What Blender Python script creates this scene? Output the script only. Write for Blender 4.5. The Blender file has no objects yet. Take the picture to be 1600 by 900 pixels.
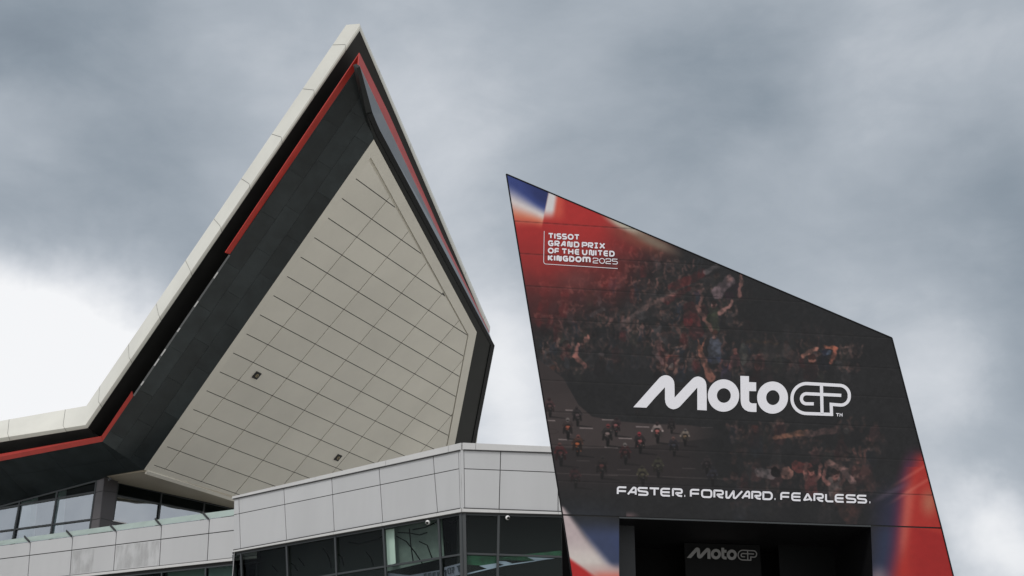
import bpy, bmesh, math, random
import numpy as np
from mathutils import Vector, Matrix
R = math.radians
scene = bpy.context.scene
COL = scene.collection
random.seed(7)
rng = np.random.default_rng(11)

# ---------------------------------------------------------------- camera
F, PITCH, EYE = 2200.0, R(22), 1.7            # focal length in px of a 1600 px frame
cam_d = bpy.data.cameras.new('camera'); cam = bpy.data.objects.new('camera', cam_d)
COL.objects.link(cam); scene.camera = cam
cam_d.sensor_width = 36; cam_d.lens = 36 * F / 1600
cam_d.clip_start = .1; cam_d.clip_end = 6000
cam.location = (0, 0, EYE); cam.rotation_euler = (math.pi / 2 + PITCH, 0, 0)
scene.render.resolution_x, scene.render.resolution_y = 1024, 576

def ray(x, y):
    u, v = (x - 800) / F, (450 - y) / F
    return Vector((u, math.cos(PITCH) - v * math.sin(PITCH), math.sin(PITCH) + v * math.cos(PITCH)))
EYEV = Vector((0, 0, EYE))

# ---------------------------------------------------------------- world, sun, exposure
SUN_EL, SUN_AZ = R(50), R(215)                 # azimuth clockwise from +Y
world = bpy.data.worlds.new('World'); scene.world = world; world.use_nodes = True
nt = world.node_tree; nt.nodes.clear(); N, L = nt.nodes.new, nt.links.new
tc = N('ShaderNodeTexCoord')
def vmath(op, a, b=None):
    n = N('ShaderNodeVectorMath'); n.operation = op
    for i, s in ((0, a), (1, b)):
        if s is None: continue
        if isinstance(s, (tuple, Vector)): n.inputs[i].default_value = s
        else: L(s, n.inputs[i])
    return n
def fmath(op, a, b=None, c=None, tree=None):
    n = (tree or nt).nodes.new('ShaderNodeMath'); n.operation = op
    for i, s in enumerate((a, b, c)):
        if s is None: continue
        if isinstance(s, (int, float)): n.inputs[i].default_value = s
        else: (tree or nt).links.new(s, n.inputs[i])
    return n.outputs[0]
base = vmath('NORMALIZE', tc.outputs['Generated']).outputs[0]
# warp the direction so that no cloud edge is round
nz = N('ShaderNodeTexNoise'); nz.inputs['Scale'].default_value = 5.0; nz.inputs['Detail'].default_value = 6; nz.inputs['Roughness'].default_value = .55
L(base, nz.inputs['Vector'])
off = vmath('SUBTRACT', nz.outputs['Color'], (.5, .5, .5)).outputs[0]
sc = N('ShaderNodeVectorMath'); sc.operation = 'SCALE'; L(off, sc.inputs[0]); sc.inputs['Scale'].default_value = .16
d_w = vmath('NORMALIZE', vmath('ADD', base, sc.outputs[0]).outputs[0]).outputs[0]
BASE_L = .385
CLOUDS = [ # direction (from the camera axes), size, strength: a broken overcast, bright low in the west
 (50,575,80,.42),(-60,630,120,.26),(190,600,65,.30),(60,690,110,.30),(-750,640,400,.5),(110,400,60,.14),(20,240,60,.16),(130,240,50,.08),
 (40,110,110,-.18),(190,60,100,-.10),(20,320,60,-.16),(170,300,80,-.12),(330,330,90,-.02),(420,160,120,.06),
 (680,260,120,.16),(780,650,100,.34),(770,500,80,.20),(720,120,110,.05),
 (1180,90,110,-.10),(1240,200,80,-.09),(1060,180,100,-.07),(980,30,90,.05),(1480,40,90,.04),(1400,160,60,.07),
 (1080,300,130,.05),(1250,400,90,.04),(1560,250,70,-.12),(1600,400,70,-.12),(1480,330,60,-.04),
 (1450,640,90,.20),(1560,560,50,-.10),(1600,660,45,-.10),(1530,770,50,-.10),(1560,890,60,.40),(1480,870,45,.15),
]
total = None
for px, py, s, a in CLOUDS:
    dv = ray(px, py).normalized()
    dp = N('ShaderNodeVectorMath'); dp.operation = 'DOT_PRODUCT'; L(d_w, dp.inputs[0]); dp.inputs[1].default_value = dv
    k = (F / s) ** 2
    e = fmath('EXPONENT', fmath('MULTIPLY_ADD', dp.outputs['Value'], k, -k))
    total = fmath('MULTIPLY_ADD', e, a, BASE_L if total is None else total)
# behind the photographer and overhead the cloud is thinner and brighter
for dv, k, a in ((Vector((-.2, -.8, .6)), 1.6, .75), (Vector((.2, -.1, 1)), 3.0, .25), (Vector((1, .1, .3)), 3.0, .25)):
    dp = N('ShaderNodeVectorMath'); dp.operation = 'DOT_PRODUCT'; L(base, dp.inputs[0]); dp.inputs[1].default_value = dv.normalized()
    e = fmath('EXPONENT', fmath('MULTIPLY_ADD', dp.outputs['Value'], k, -k))
    total = fmath('MULTIPLY_ADD', e, a, total)
nz2 = N('ShaderNodeTexNoise'); nz2.inputs['Scale'].default_value = 4.5; nz2.inputs['Detail'].default_value = 9; nz2.inputs['Roughness'].default_value = .52; nz2.inputs['Distortion'].default_value = .35
st = vmath('MULTIPLY', base, (1.0, 1.0, 2.0)).outputs[0]; L(st, nz2.inputs['Vector'])
total = fmath('ADD', total, fmath('MULTIPLY_ADD', nz2.outputs['Fac'], .38, -.19))
nz3 = N('ShaderNodeTexNoise'); nz3.inputs['Scale'].default_value = 13; nz3.inputs['Detail'].default_value = 10; nz3.inputs['Roughness'].default_value = .6; nz3.inputs['Distortion'].default_value = .4
L(st, nz3.inputs['Vector'])
total = fmath('ADD', total, fmath('MULTIPLY_ADD', nz3.outputs['Fac'], .15, -.075))
def lin(c):
    c = np.asarray(c, float) / 255.0
    return np.where(c <= .04045, c / 12.92, ((c + .055) / 1.055) ** 2.4)
def rgba(r, g, b): return (*[float(v) for v in lin((r, g, b))], 1)
cr = N('ShaderNodeValToRGB'); L(total, cr.inputs[0])
els = cr.color_ramp.elements
els[0].position = .0; els[0].color = rgba(88, 98, 110)
els[1].position = 1.0; els[1].color = rgba(247, 248, 250)
for p, c in ((.2, (106, 117, 130)), (.4, (140, 151, 162)), (.6, (173, 181, 190)), (.8, (214, 218, 224))):
    e = els.new(p); e.color = rgba(*c)
sky = N('ShaderNodeTexSky'); sky.sky_type = 'NISHITA'; sky.sun_disc = False
sky.sun_elevation = SUN_EL; sky.sun_rotation = SUN_AZ; sky.air_density = 1.5; sky.dust_density = 3
sc2 = N('ShaderNodeVectorMath'); sc2.operation = 'SCALE'; L(cr.outputs[0], sc2.inputs[0]); sc2.inputs['Scale'].default_value = 10.0
mx = N('ShaderNodeMix'); mx.data_type = 'RGBA'; mx.inputs[0].default_value = .97
L(sky.outputs[0], mx.inputs[6]); L(sc2.outputs[0], mx.inputs[7])
bg = N('ShaderNodeBackground'); bg.inputs['Strength'].default_value = .1; L(mx.outputs[2], bg.inputs['Color'])
wo = N('ShaderNodeOutputWorld'); L(bg.outputs[0], wo.inputs['Surface'])

sd = bpy.data.lights.new('sun', 'SUN'); sd.energy = 1.5; sd.angle = R(14); sd.color = (1, .96, .90)
so = bpy.data.objects.new('sun', sd); COL.objects.link(so)
sv = Vector((math.sin(SUN_AZ) * math.cos(SUN_EL), math.cos(SUN_AZ) * math.cos(SUN_EL), math.sin(SUN_EL)))
so.rotation_euler = sv.to_track_quat('Z', 'Y').to_euler()
vs = scene.view_settings; vs.view_transform = 'Standard'; vs.look = 'None'; vs.exposure = 0; vs.gamma = 1; vs.use_curve_mapping = False
scene.render.engine = 'CYCLES'

# ---------------------------------------------------------------- materials
def mat(name, rgb, rough=.5, metal=0.0, var=0.0, vscale=1.0, bump=0.0, streak=False, spec=.5, coat=0.0):
    m = bpy.data.materials.new(name); m.use_nodes = True; t = m.node_tree
    b = t.nodes['Principled BSDF']
    b.inputs['Roughness'].default_value = rough; b.inputs['Metallic'].default_value = metal
    b.inputs['Specular IOR Level'].default_value = spec; b.inputs['Coat Weight'].default_value = coat
    c = (*rgb, 1); b.inputs['Base Color'].default_value = c
    if var or bump:
        tcn = t.nodes.new('ShaderNodeTexCoord'); v = tcn.outputs['Object']
        if streak:
            mp = t.nodes.new('ShaderNodeMapping'); mp.inputs['Scale'].default_value = (1, 1, .22); t.links.new(v, mp.inputs[0]); v = mp.outputs[0]
        nn = t.nodes.new('ShaderNodeTexNoise'); nn.inputs['Scale'].default_value = vscale; nn.inputs['Detail'].default_value = 7; nn.inputs['Roughness'].default_value = .6
        t.links.new(v, nn.inputs['Vector'])
        mr = t.nodes.new('ShaderNodeMapRange'); mr.inputs[1].default_value = .3; mr.inputs[2].default_value = .7
        mr.inputs[3].default_value = 1 - var; mr.inputs[4].default_value = 1 + var; t.links.new(nn.outputs['Fac'], mr.inputs[0])
        s = t.nodes.new('ShaderNodeVectorMath'); s.operation = 'SCALE'; s.inputs[0].default_value = rgb
        t.links.new(mr.outputs[0], s.inputs['Scale']); 
        at = t.nodes.new('ShaderNodeAttribute'); at.attribute_name = 'tone'
        s2 = t.nodes.new('ShaderNodeVectorMath'); s2.operation = 'SCALE'; t.links.new(s.outputs[0], s2.inputs[0])
        t.links.new(fmath('ADD', at.outputs['Fac'], 1.0, tree=t), s2.inputs['Scale'])
        t.links.new(s2.outputs[0], b.inputs['Base Color'])
        if bump:
            bp = t.nodes.new('ShaderNodeBump'); bp.inputs['Strength'].default_value = bump; bp.inputs['Distance'].default_value = .02
            t.links.new(nn.outputs['Fac'], bp.inputs['Height']); t.links.new(bp.outputs[0], b.inputs['Normal'])
    return m
M = {}
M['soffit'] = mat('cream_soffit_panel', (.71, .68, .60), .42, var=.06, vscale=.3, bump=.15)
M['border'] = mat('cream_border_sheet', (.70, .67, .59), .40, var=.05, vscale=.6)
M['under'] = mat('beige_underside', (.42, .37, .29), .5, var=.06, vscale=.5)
M['fascia'] = mat('cream_roof_edge', (.60, .595, .545), .40, var=.06, vscale=.5)
M['slate'] = mat('dark_slate_cladding', (.020, .026, .028), .28, var=.30, vscale=1.3, spec=.38, bump=.15)
M['rim'] = mat('black_rim', (.014, .016, .016), .35, var=.2, vscale=.5, spec=.2)
M['strip'] = mat('grey_metal_strip', (.17, .18, .19), .28, metal=.5, var=.08, vscale=.7)
M['black'] = mat('black_recess', (.014, .014, .014), .5, var=.2, vscale=.6, spec=.4)
M['red'] = mat('red_stripe', (.37, .024, .016), .40, var=.14, vscale=1.1)
M['silver'] = mat('silver_cladding_panel', (.43, .435, .445), .42, metal=.12, var=.045, vscale=.7, streak=True)
M['silver_cap'] = mat('silver_coping', (.50, .50, .50), .38, metal=.12, var=.05, vscale=.8)
M['joint'] = mat('dark_joint', (.03, .03, .032), .7)
M['frame'] = mat('dark_window_frame', (.04, .045, .048), .4, metal=.3)
M['column'] = mat('shaded_brown_grey_column', (.032, .028, .030), .35, var=.08, vscale=2)
M['bracket'] = mat('dark_bracket', (.035, .037, .038), .4, metal=.3)
M['white'] = mat('white_vinyl', (.68, .68, .73), .45)
M['offwhite'] = mat('white_plastic', (.7, .7, .7), .4)
M['greylogo'] = mat('grey_lettering', (.22, .22, .22), .5)
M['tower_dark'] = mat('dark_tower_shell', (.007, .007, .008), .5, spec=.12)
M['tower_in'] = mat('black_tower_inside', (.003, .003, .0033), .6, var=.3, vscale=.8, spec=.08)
M['pilaster'] = mat('dark_grey_pilaster', (.028, .030, .033), .5, spec=.2, var=.1, vscale=.7)
M['concrete'] = mat('pale_concrete', (.48, .465, .43), .85, var=.12, vscale=.25, bump=.3)
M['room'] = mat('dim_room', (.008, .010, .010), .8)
M['room_pale'] = mat('pale_room', (.75, .8, .8), .8)
M['blind'] = mat('pale_green_blind', (.66, .73, .68), .7)
M['green'] = mat('green_reflection', (.012, .075, .035), .6, var=.7, vscale=2.5)  # this and the next two colour the imitated reflections in the front windows
M['bluegrey'] = mat('pale_blue_reflection', (.36, .40, .52), .6)
M['navy'] = mat('navy_reflection', (.014, .018, .028), .5)

def glassmat(name, tint, refl, gcol=(.9, .95, 1), rough=.02, wav=0):
    m = bpy.data.materials.new(name); m.use_nodes = True; t = m.node_tree; t.nodes.clear(); n = t.nodes.new
    tr = n('ShaderNodeBsdfTransparent'); tr.inputs[0].default_value = (*tint, 1)
    gl = n('ShaderNodeBsdfGlossy'); gl.inputs['Color'].default_value = (*gcol, 1); gl.inputs['Roughness'].default_value = rough
    fr = n('ShaderNodeFresnel'); fr.inputs[0].default_value = 1.45
    f = fmath('MULTIPLY_ADD', fr.outputs[0], refl[1], refl[0], tree=t); 
    cl = n('ShaderNodeClamp'); t.links.new(f, cl.inputs[0])
    ms = n('ShaderNodeMixShader'); t.links.new(cl.outputs[0], ms.inputs[0]); t.links.new(tr.outputs[0], ms.inputs[1]); t.links.new(gl.outputs[0], ms.inputs[2])
    if wav:
        tcn = n('ShaderNodeTexCoord'); nn = n('ShaderNodeTexNoise'); nn.inputs['Scale'].default_value = .5; nn.inputs['Detail'].default_value = 1
        t.links.new(tcn.outputs['Object'], nn.inputs['Vector']); bp = n('ShaderNodeBump'); bp.inputs['Distance'].default_value = wav; t.links.new(nn.outputs['Fac'], bp.inputs['Height'])
        t.links.new(bp.outputs[0], gl.inputs['Normal'])
    o = n('ShaderNodeOutputMaterial'); t.links.new(ms.outputs[0], o.inputs[0]); return m
M['glass_sky'] = glassmat('mirrored_window_glass', (.6, .7, .72), (.44, .6), wav=.05)
M['glass_dark'] = glassmat('dark_tinted_glass', (.76, .84, .81), (.006, .12), wav=.05)
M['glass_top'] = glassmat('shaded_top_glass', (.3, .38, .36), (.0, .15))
M['glass_rail'] = glassmat('green_balustrade_glass', (.50, .62, .60), (.28, .6), gcol=(.85, 1, .96))
# frosted green rail glass also scatters light

# ---------------------------------------------------------------- geometry helpers
class Plane:
    def __init__(s, p, n): s.p = Vector(p); s.n = Vector(n).normalized()
    @staticmethod
    def pts(a, b, c): return Plane(a, (b - a).cross(c - a))
    def hit(s, x, y, off=0.0):
        d = ray(x, y); nn = s.n if s.n.dot(d) < 0 else -s.n       # nn faces the eye; off moves towards it
        p = s.p + nn * off
        return EYEV + d * ((p - EYEV).dot(nn) / d.dot(nn))
    def facing(s):
        return s.n if s.n.dot(s.p - EYEV) < 0 else -s.n
    def shifted(s, v): return Plane(s.p + v, s.n)

def tag(o, label=None, cat=None, group=None, kind=None):
    if label: o['label'] = label
    if cat: o['category'] = cat
    if group: o['group'] = group
    if kind: o['kind'] = kind
    return o
def thing(name, loc, label, cat):
    o = bpy.data.objects.new(name, None); COL.objects.link(o); o.location = loc; return tag(o, label, cat)
def world_loc(o):
    v = Vector((0, 0, 0))
    while o is not None: v += Vector(o.location); o = o.parent
    return v
def build(name, bm, m, parent=None, label=None, smooth=False, normals=True):
    if normals: bmesh.ops.recalc_face_normals(bm, faces=bm.faces)
    me = bpy.data.meshes.new(name); off = world_loc(parent) if parent else Vector()
    bmesh.ops.translate(bm, verts=bm.verts, vec=-off)
    bm.to_mesh(me); bm.free()
    if smooth: me.polygons.foreach_set('use_smooth', [True] * len(me.polygons))
    me.materials.append(M[m] if isinstance(m, str) else m)
    o = bpy.data.objects.new(name, me); COL.objects.link(o); o.parent = parent
    if label: o['label'] = label
    return o
def face(bm, pts): return bm.faces.new([bm.verts.new(p) for p in pts])
def slab(bm, pts, n, th, tone=None):
    """solid plate: front face at pts, body behind it along -n"""
    lay = bm.verts.layers.float.get('tone') or bm.verts.layers.float.new('tone')
    a = [bm.verts.new(p) for p in pts]; b = [bm.verts.new(p - n * th) for p in pts]; k = len(a)
    fs = [bm.faces.new(a), bm.faces.new(b[::-1])] + [bm.faces.new((a[i], b[i], b[(i + 1) % k], a[(i + 1) % k])) for i in range(k)]
    if tone is not None:
        for v in a + b: v[lay] = tone
def inset(pts, n, g):
    """shrink a convex polygon lying in a plane with normal n by g"""
    k = len(pts); c = sum(pts, Vector()) / k; lines = []
    for i in range(k):
        a, b = pts[i], pts[(i + 1) % k]; d = (b - a).normalized(); q = n.cross(d)
        if q.dot(c - a) < 0: q = -q
        lines.append((a + q * g, d))
    out = []
    for i in range(k):
        p, d = lines[i - 1]; q, e = lines[i]
        w = q - p; den = d.cross(e).dot(n)
        if abs(den) < 1e-6: out.append(q); continue
        out.append(p + d * (w.cross(e).dot(n) / den))
    return out
def clip(poly, p, n):
    out = []
    for i in range(len(poly)):
        a, b = poly[i], poly[(i + 1) % len(poly)]; da, db = (a - p).dot(n), (b - p).dot(n)
        if da >= 0: out.append(a)
        if da * db < 0: out.append(a + (b - a) * (da / (da - db)))
    return out
def bar(bm, a, b, w, n, th):
    """flat bar from a to b, width w, standing th proud of the plane with normal n"""
    d = (b - a).normalized(); s = n.cross(d) * (w / 2)
    slab(bm, [a - s + n * th, b - s + n * th, b + s + n * th, a + s + n * th], n, th)
def lerp(a, b, t): return a + (b - a) * t
def P2(x, y): return (x, y)
def lx(p, q, x):  # y on the line p-q at x
    return p[1] + (q[1] - p[1]) * (x - p[0]) / (q[0] - p[0])
def ly(p, q, y):
    return p[0] + (q[0] - p[0]) * (y - p[1]) / (q[1] - p[1])
UP = Vector((0, 0, 1))
def grid_cells(poly, o, u, v, us, vs, n, gap, th, bm, tone=.03):
    gu, gv = gap if isinstance(gap, tuple) else (gap, gap)
    """cut poly into cladding panels along plane axes u, v at the given coordinates"""
    for i in range(len(us) - 1):
        for j in range(len(vs) - 1):
            c = clip(poly, o + u * (us[i] + gu), u)
            if len(c) > 2: c = clip(c, o + u * (us[i + 1] - gu), -u)
            uperp = None
            if len(c) > 2: c = clip(c, o + v * (vs[j] + gv), v)
            if len(c) > 2: c = clip(c, o + v * (vs[j + 1] - gv), -v)
            if len(c) < 3: continue
            d = [c[0]]
            for p in c[1:]:
                if (p - d[-1]).length > .02: d.append(p)
            if (d[0] - d[-1]).length < .02: d.pop()
            if len(d) < 3: continue
            area = sum(((d[k] - d[0]).cross(d[k + 1] - d[0])).dot(n) for k in range(1, len(d) - 1))
            if abs(area) < .03: continue
            slab(bm, d, n, th, random.uniform(-tone, tone))

# ================================================================ ground
bm = bmesh.new(); face(bm, [Vector(p) for p in ((-2500, -2500, 0), (2500, -2500, 0), (2500, 2500, 0), (-2500, 2500, 0))])
tag(build('ground', bm, 'concrete'), 'pale concrete paving in front of the buildings', kind='structure')

# ================================================================ WING BUILDING
Au = Vector((.454, .891, 0)).normalized(); Bu = Vector((-.891, .454, -.97)).normalized()
w3 = EYEV + ray(225, 734) * 60
ND = Au.cross(Bu); ND = ND if ND.z < 0 else -ND; ND.normalize()          # soffit's outward (downward) normal
NUP = -ND
S = Plane(w3, ND)
def SO(h): return Plane(w3 + NUP * h, ND)
wing = thing('wing_building', (-12, 66, 0), 'pointed cream and black wing roof building with red stripe and glazed upper floor', 'building')

# --- soffit: border sheet with sunk panel grid
W = {'a': (584, 218), 'b': (745, 519), 'c': (673, 886), 'd': (225, 734)}
outer = [S.hit(*W[k]) for k in 'abcd']
inner_px = [(581.5, 246), (732, 524), (664, 868), (240, 727)]
S2 = SO(.06)
bm = bmesh.new()
slab(bm, [p + NUP * .08 for p in outer], ND, .3)
build('soffit_border', bm, 'border', wing)
bm = bmesh.new()
# left edge of the grid is only marked by the ends of the long joints; the right edge is a real step
inn = [S.hit(576, 250), S.hit(730.6, 524.5), S.hit(663, 877), S.hit(237, 731)]
org = w3
us = [-4, -.02 + 1.06, 3.50, 5.95, 8.42, 10.95, 13.4, 15.9, 18.4, 20.9, 23.4, 26]
us = [-4] + [1.06 + 2.46 * i for i in range(10)]
vs_ = [-.34 - 1.003 * i for i in range(17, -1, -1)] + [.6]
grid_cells([p + NUP * .012 for p in inn], org, Au, Bu, us, vs_, ND, (.023, .020), .05, bm, .035)
build('soffit_panels', bm, 'soffit', wing)
bm = bmesh.new()
slab(bm, [p + NUP * .05 for p in inn], ND, .02); build('joint_backing', bm, 'joint', wing)
# raised frame strips round the panels (flush with them), leaving a dark step on the right
bm = bmesh.new()
inl = [S.hit(579.5, 246), S.hit(732, 523.5), S.hit(664.5, 879), S.hit(240, 728)]
for i in range(4):
    a, b = outer[i], outer[(i + 1) % 4]; c, d = inl[(i + 1) % 4], inl[i]
    slab(bm, [a, b, c, d], ND, .07)
build('soffit_frame', bm, 'border', wing)
# square soffit lights
for k, (x, y) in enumerate(((401, 586.5), (528, 715))):
    c = S.hit(x, y); bm = bmesh.new(); u = Bu; v = Au; s1, s2 = .17, .17
    slab(bm, [c - u * s1 - v * s2 + ND * .03, c + u * s1 - v * s2 + ND * .03, c + u * s1 + v * s2 + ND * .03, c - u * s1 + v * s2 + ND * .03], ND, .05)
    o = build('soffit_light', bm, 'black', wing)
    bm = bmesh.new(); ring = [c + (u * math.cos(t) + v * math.sin(t)) * .085 + ND * .045 for t in np.linspace(0, 2 * math.pi, 17)[:-1]]
    slab(bm, ring, ND, .015); build('lamp', bm, mat('amber_lamp_glass', (.30, .24, .14), .3), o)
    bm = bmesh.new(); ring = [c + (u * math.cos(t) + v * math.sin(t)) * .035 + ND * .055 for t in np.linspace(0, 2 * math.pi, 13)[:-1]]
    slab(bm, ring, ND, .01); build('lamp_centre', bm, 'black', o)

# --- slate facet left of the soffit
rk = SO(1.2).hit(160, 690)
FL = Plane.pts(w3, outer[0], rk)
slate_px = [(572, 176), (584, 218), (225, 734), (160, 690), (560, 102), (563, 108)]
sl = [FL.hit(x, y) for x, y in ((560, 102), (563, 108), (574, 182), (584, 218), (225, 734), (160, 690))]
nfl = FL.facing()
bm = bmesh.new()
eu = (FL.hit(584, 218) - FL.hit(225, 734)).normalized(); ev = nfl.cross(eu).normalized()
if ev.dot(rk - w3) < 0: ev = -ev
# staggered slate tiles
wid = (rk - w3).dot(ev)
nrow = 3; rowh = abs(wid) / nrow * 1.02
ll = 31
for r_ in range(-1, nrow + 2):
    st_ = [(-4 + (r_ % 2) * 1.1 + 2.3 * i + random.uniform(-.25, .25)) for i in range(ll // 2 + 4)]
    grid_cells(sl, w3, eu, ev, st_, [r_ * rowh, (r_ + 1) * rowh], nfl, .004, .03, bm, .28)
build('slate_cladding', bm, 'slate', wing)
bm = bmesh.new(); slab(bm, [p - nfl * .02 for p in sl], nfl, .05); build('slate_backing', bm, 'rim', wing)

# --- underside of the left arm, down to the glazing
LD = Vector((-.887, .4625, 0)).normalized()
U = Plane.pts(w3, rk, rk + LD * 10)
upx = [(-120, 742), (160, 690), (225, 734), (167, 744), (150, 752), (-120, 826)]
up_ = [U.hit(*p) for p in upx]; up_[0] = up_[1] + (up_[0] - up_[1]) * 2.6; up_[5] = up_[4] + (up_[5] - up_[4]) * 2.6
nU = U.facing()
bm = bmesh.new()
pu = LD; pv = nU.cross(LD)
if pv.y < 0: pv = -pv
grid_cells(up_, rk, pu, pv, [-30, -8 + 1.9] + [i * 3.1 - 3 for i in range(0, 22)], [-2, 1.15, 2.6, 8], nU, .006, .03, bm, .25)
build('underside_cladding', bm, 'slate', wing)
bm = bmesh.new(); slab(bm, [p - nU * .02 for p in up_], nU, .05); build('underside_backing', bm, 'rim', wing)

# --- beige soffit under the tilted wing
pB = U.hit(167, 744)
X = Plane.pts(pB, S.hit(228, 737), S.hit(364, 779))
bm = bmesh.new()
xp = [X.hit(*p) for p in ((167, 744), (228, 736.5), (366, 778.5), (420, 812), (320, 785), (184, 754.5))]
nX = X.facing()
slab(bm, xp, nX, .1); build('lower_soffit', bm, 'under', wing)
bm = bmesh.new()
bar(bm, S.hit(228, 737), S.hit(420, 797), .16, ND, .06); build('soffit_lip', bm, 'border', wing)

# --- roof edge (fascia), a folded profile of four lines
S20, S22, S24, S40 = SO(2.0), SO(2.01), SO(2.08), SO(3.7)
S15 = SO(1.35)
kin = S20.hit(137, 669)
VL = Plane(kin, LD.cross(UP))                                              # vertical plane of the left arm's edge
def leftline(px_a, p3, px_far=-160, py_far=None):
    return Plane(p3, LD.cross(UP)).hit(px_far, py_far)
# stations: far left, kink, apex, right end ; each line: list of 3D points
def line3(pl, kink, apex, right, farleft):
    k3 = pl.hit(*kink)
    return [k3 + (Plane(k3, LD.cross(UP)).hit(*farleft) - k3) * 2.6, k3, pl.hit(*apex), pl.hit(*right)]
Lin = line3(S20, (137, 669), (562, 48), (763, 519), (-160, 716.6))
Lm1 = line3(S22, (136, 667.5), (562, 44), (764, 516.5), (-160, 713.5))
Lm2 = line3(S24, (133.5, 664), (562, 39.5), (765.2, 514), (-160, 709))
Lrd = line3(SO(2.32), (131, 660), (562, 37), (766, 511.5), (-160, 703))
Lou = line3(S40, (135, 634), (541, 39), (765.5, 510), (-160, 686))
Lou[2] = SO(3.2).hit(541, 38.8)
Lou[3] = SO(2.6).hit(766, 510.5)
lines = [Lin, Lm1, Lm2, Lrd, Lou]
bm = bmesh.new()
seams = [(0, [.0, .12, .24, .36, .48, .60, .72, .85, .96]), (1, [.055, .17, .28, .395, .505, .61, .725, .84, .95]), (2, [.12, .33, .55, .77, .95])]
for seg in range(3):
    cuts = [0] + dict(seams)[seg] + [1]; cuts = sorted(set(cuts))
    L0 = (lines[0][seg + 1] - lines[0][seg]).length; g = .011 / L0
    for a, b in zip(cuts[:-1], cuts[1:]):
        a2 = a + (g if a > 0 else 0); b2 = b - (g if b < 1 else 0)
        va = [bm.verts.new(lerp(l[seg], l[seg + 1], a2)) for l in lines]; vb = [bm.verts.new(lerp(l[seg], l[seg + 1], b2)) for l in lines]
        for i in range(4): bm.faces.new((va[i], vb[i], vb[i + 1], va[i + 1]))
bmesh.ops.remove_doubles(bm, verts=bm.verts, dist=.001)
fo = build('roof_fascia', bm, 'fascia', wing, smooth=True)
fo.data.set_sharp_from_angle(angle=R(48))
bm = bmesh.new()                                                            # dark liner seen only in the joints
for seg in range(3):
    cuts = sorted(set([0] + dict(seams)[seg] + [1]))
    for a, b in zip(cuts[:-1], cuts[1:]):
        for i in range(3):
            e_ = NUP * .01 + Vector((0, .05, 0))
            tt = .12 if i == 2 else 0
            face(bm, [lerp(lines[i][seg], lines[i][seg + 1], a) + e_, lerp(lines[i][seg], lines[i][seg + 1], b) + e_, lerp(lines[i + 1][seg], lines[i + 1][seg + 1], b) + e_, lerp(lines[i + 1][seg], lines[i + 1][seg + 1], a) + e_])
        q = [lerp(l[seg], l[seg + 1], t_) for l, t_ in ((Lrd, a), (Lrd, b), (Lou, b), (Lou, a))]
        c_ = [lerp(q[0], q[3], .97), lerp(q[1], q[2], .97)]
        face(bm, [p + e_ for p in (q[0], q[1], c_[1], c_[0])])
build('fascia_liner', bm, mat('grey_brown_liner', (.22, .215, .195), .7), wing)

# --- roof sheet on top, closing the body
back = [p + Vector((5, 26, -1.5)) for p in (Lou[0], Lou[1])]
bm = bmesh.new()
rt = [Lou[0], Lou[1], Lou[2], Lou[3], SO(2.5).hit(745, 690), SO(2.5).hit(690, 900)]
v = [bm.verts.new(p) for p in rt]; e1 = bm.verts.new(Lou[0] + Vector((6, 24, 0))); e2 = bm.verts.new(rt[5] + Vector((0, 3, -3)))
bm.faces.new((v[1], v[2], v[3])); bm.faces.new((v[1], v[3], v[4])); bm.faces.new((v[1], v[4], v[5])); bm.faces.new((v[0], v[1], v[5], e1))
build('roof_sheet', bm, 'fascia', wing)

# --- black recess behind the red stripe (on the plane of the fascia's inner line)
S2b = SO(2.02)
bm = bmesh.new()
kk = S2b.hit(137, 669)
rec = [S2b.hit(137, 668.5), S2b.hit(562, 47), S2b.hit(764, 518), S2b.hit(745, 560), S2b.hit(700, 880), S2b.hit(260, 760)]
face(bm, rec)
redk_o, redk_i = SO(1.3).hit(158.3, 682), SO(1.2).hit(160, 690)
VLo, VLi = Plane(redk_o, LD.cross(UP)), Plane(redk_i, LD.cross(UP))
ro_far, ri_far = redk_o + (VLo.hit(-160, 738) - redk_o) * 2.6, redk_i + (VLi.hit(-160, 751) - redk_i) * 2.6
face(bm, [Lin[0] + Vector((0, .02, 0)), Lin[1] + Vector((0, .02, 0)), S2b.hit(260, 760), ri_far + Vector((3, 6, 0))])
build('recess', bm, 'black', wing)

# --- the recess' visible lining between fascia and red stripe
# --- red stripe
S12, S13 = SO(1.2), SO(1.32)
def redpoly(pi, po):
    return [FL.hit(*p) for p in pi] + [S13.hit(*p) for p in po]
bm = bmesh.new()
def quad(bm, a, b, c, d): face(bm, [a, b, c, d])
def ribbon(bm, inner, outer_, th):
    fr = [inner[0], inner[1], outer_[1], outer_[0]]
    n_ = (fr[1] - fr[0]).cross(fr[2] - fr[1]).normalized()
    if n_.dot(fr[0] - EYEV) > 0: n_ = -n_
    slab(bm, fr, n_, th)
# left edge: line from kink (157,679.5)/(160,690) to apex (562,83)/(560,102)
def li(y): return (ly((160, 690), (560, 102), y), y)
def lo(y): return (ly((158.3, 682), (562, 84), y), y)
ribbon(bm, [FL.hit(*li(397)), FL.hit(560, 102)], [S13.hit(*lo(395)), S13.hit(562, 83)], .06)
build('red_stripe', bm, 'red', wing, 'red stripe on the upper left slope'); bm = bmesh.new()
ribbon(bm, [FL.hit(160, 690), FL.hit(*li(619))], [S13.hit(158.3, 682), S13.hit(*lo(611))], .06)
ribbon(bm, [ri_far, rk], [ro_far, redk_o], .06)
build('red_stripe', bm, 'red', wing, 'red stripe bending from the low left arm up the slope')
bm = bmesh.new()
bar(bm, FL.hit(*li(398)), FL.hit(*li(618)), .07, nfl, .03)
build('edge_conduit', bm, 'strip', wing, label='thin worn grey metal edge where the red stripe is missing')
bm = bmesh.new()
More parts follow.
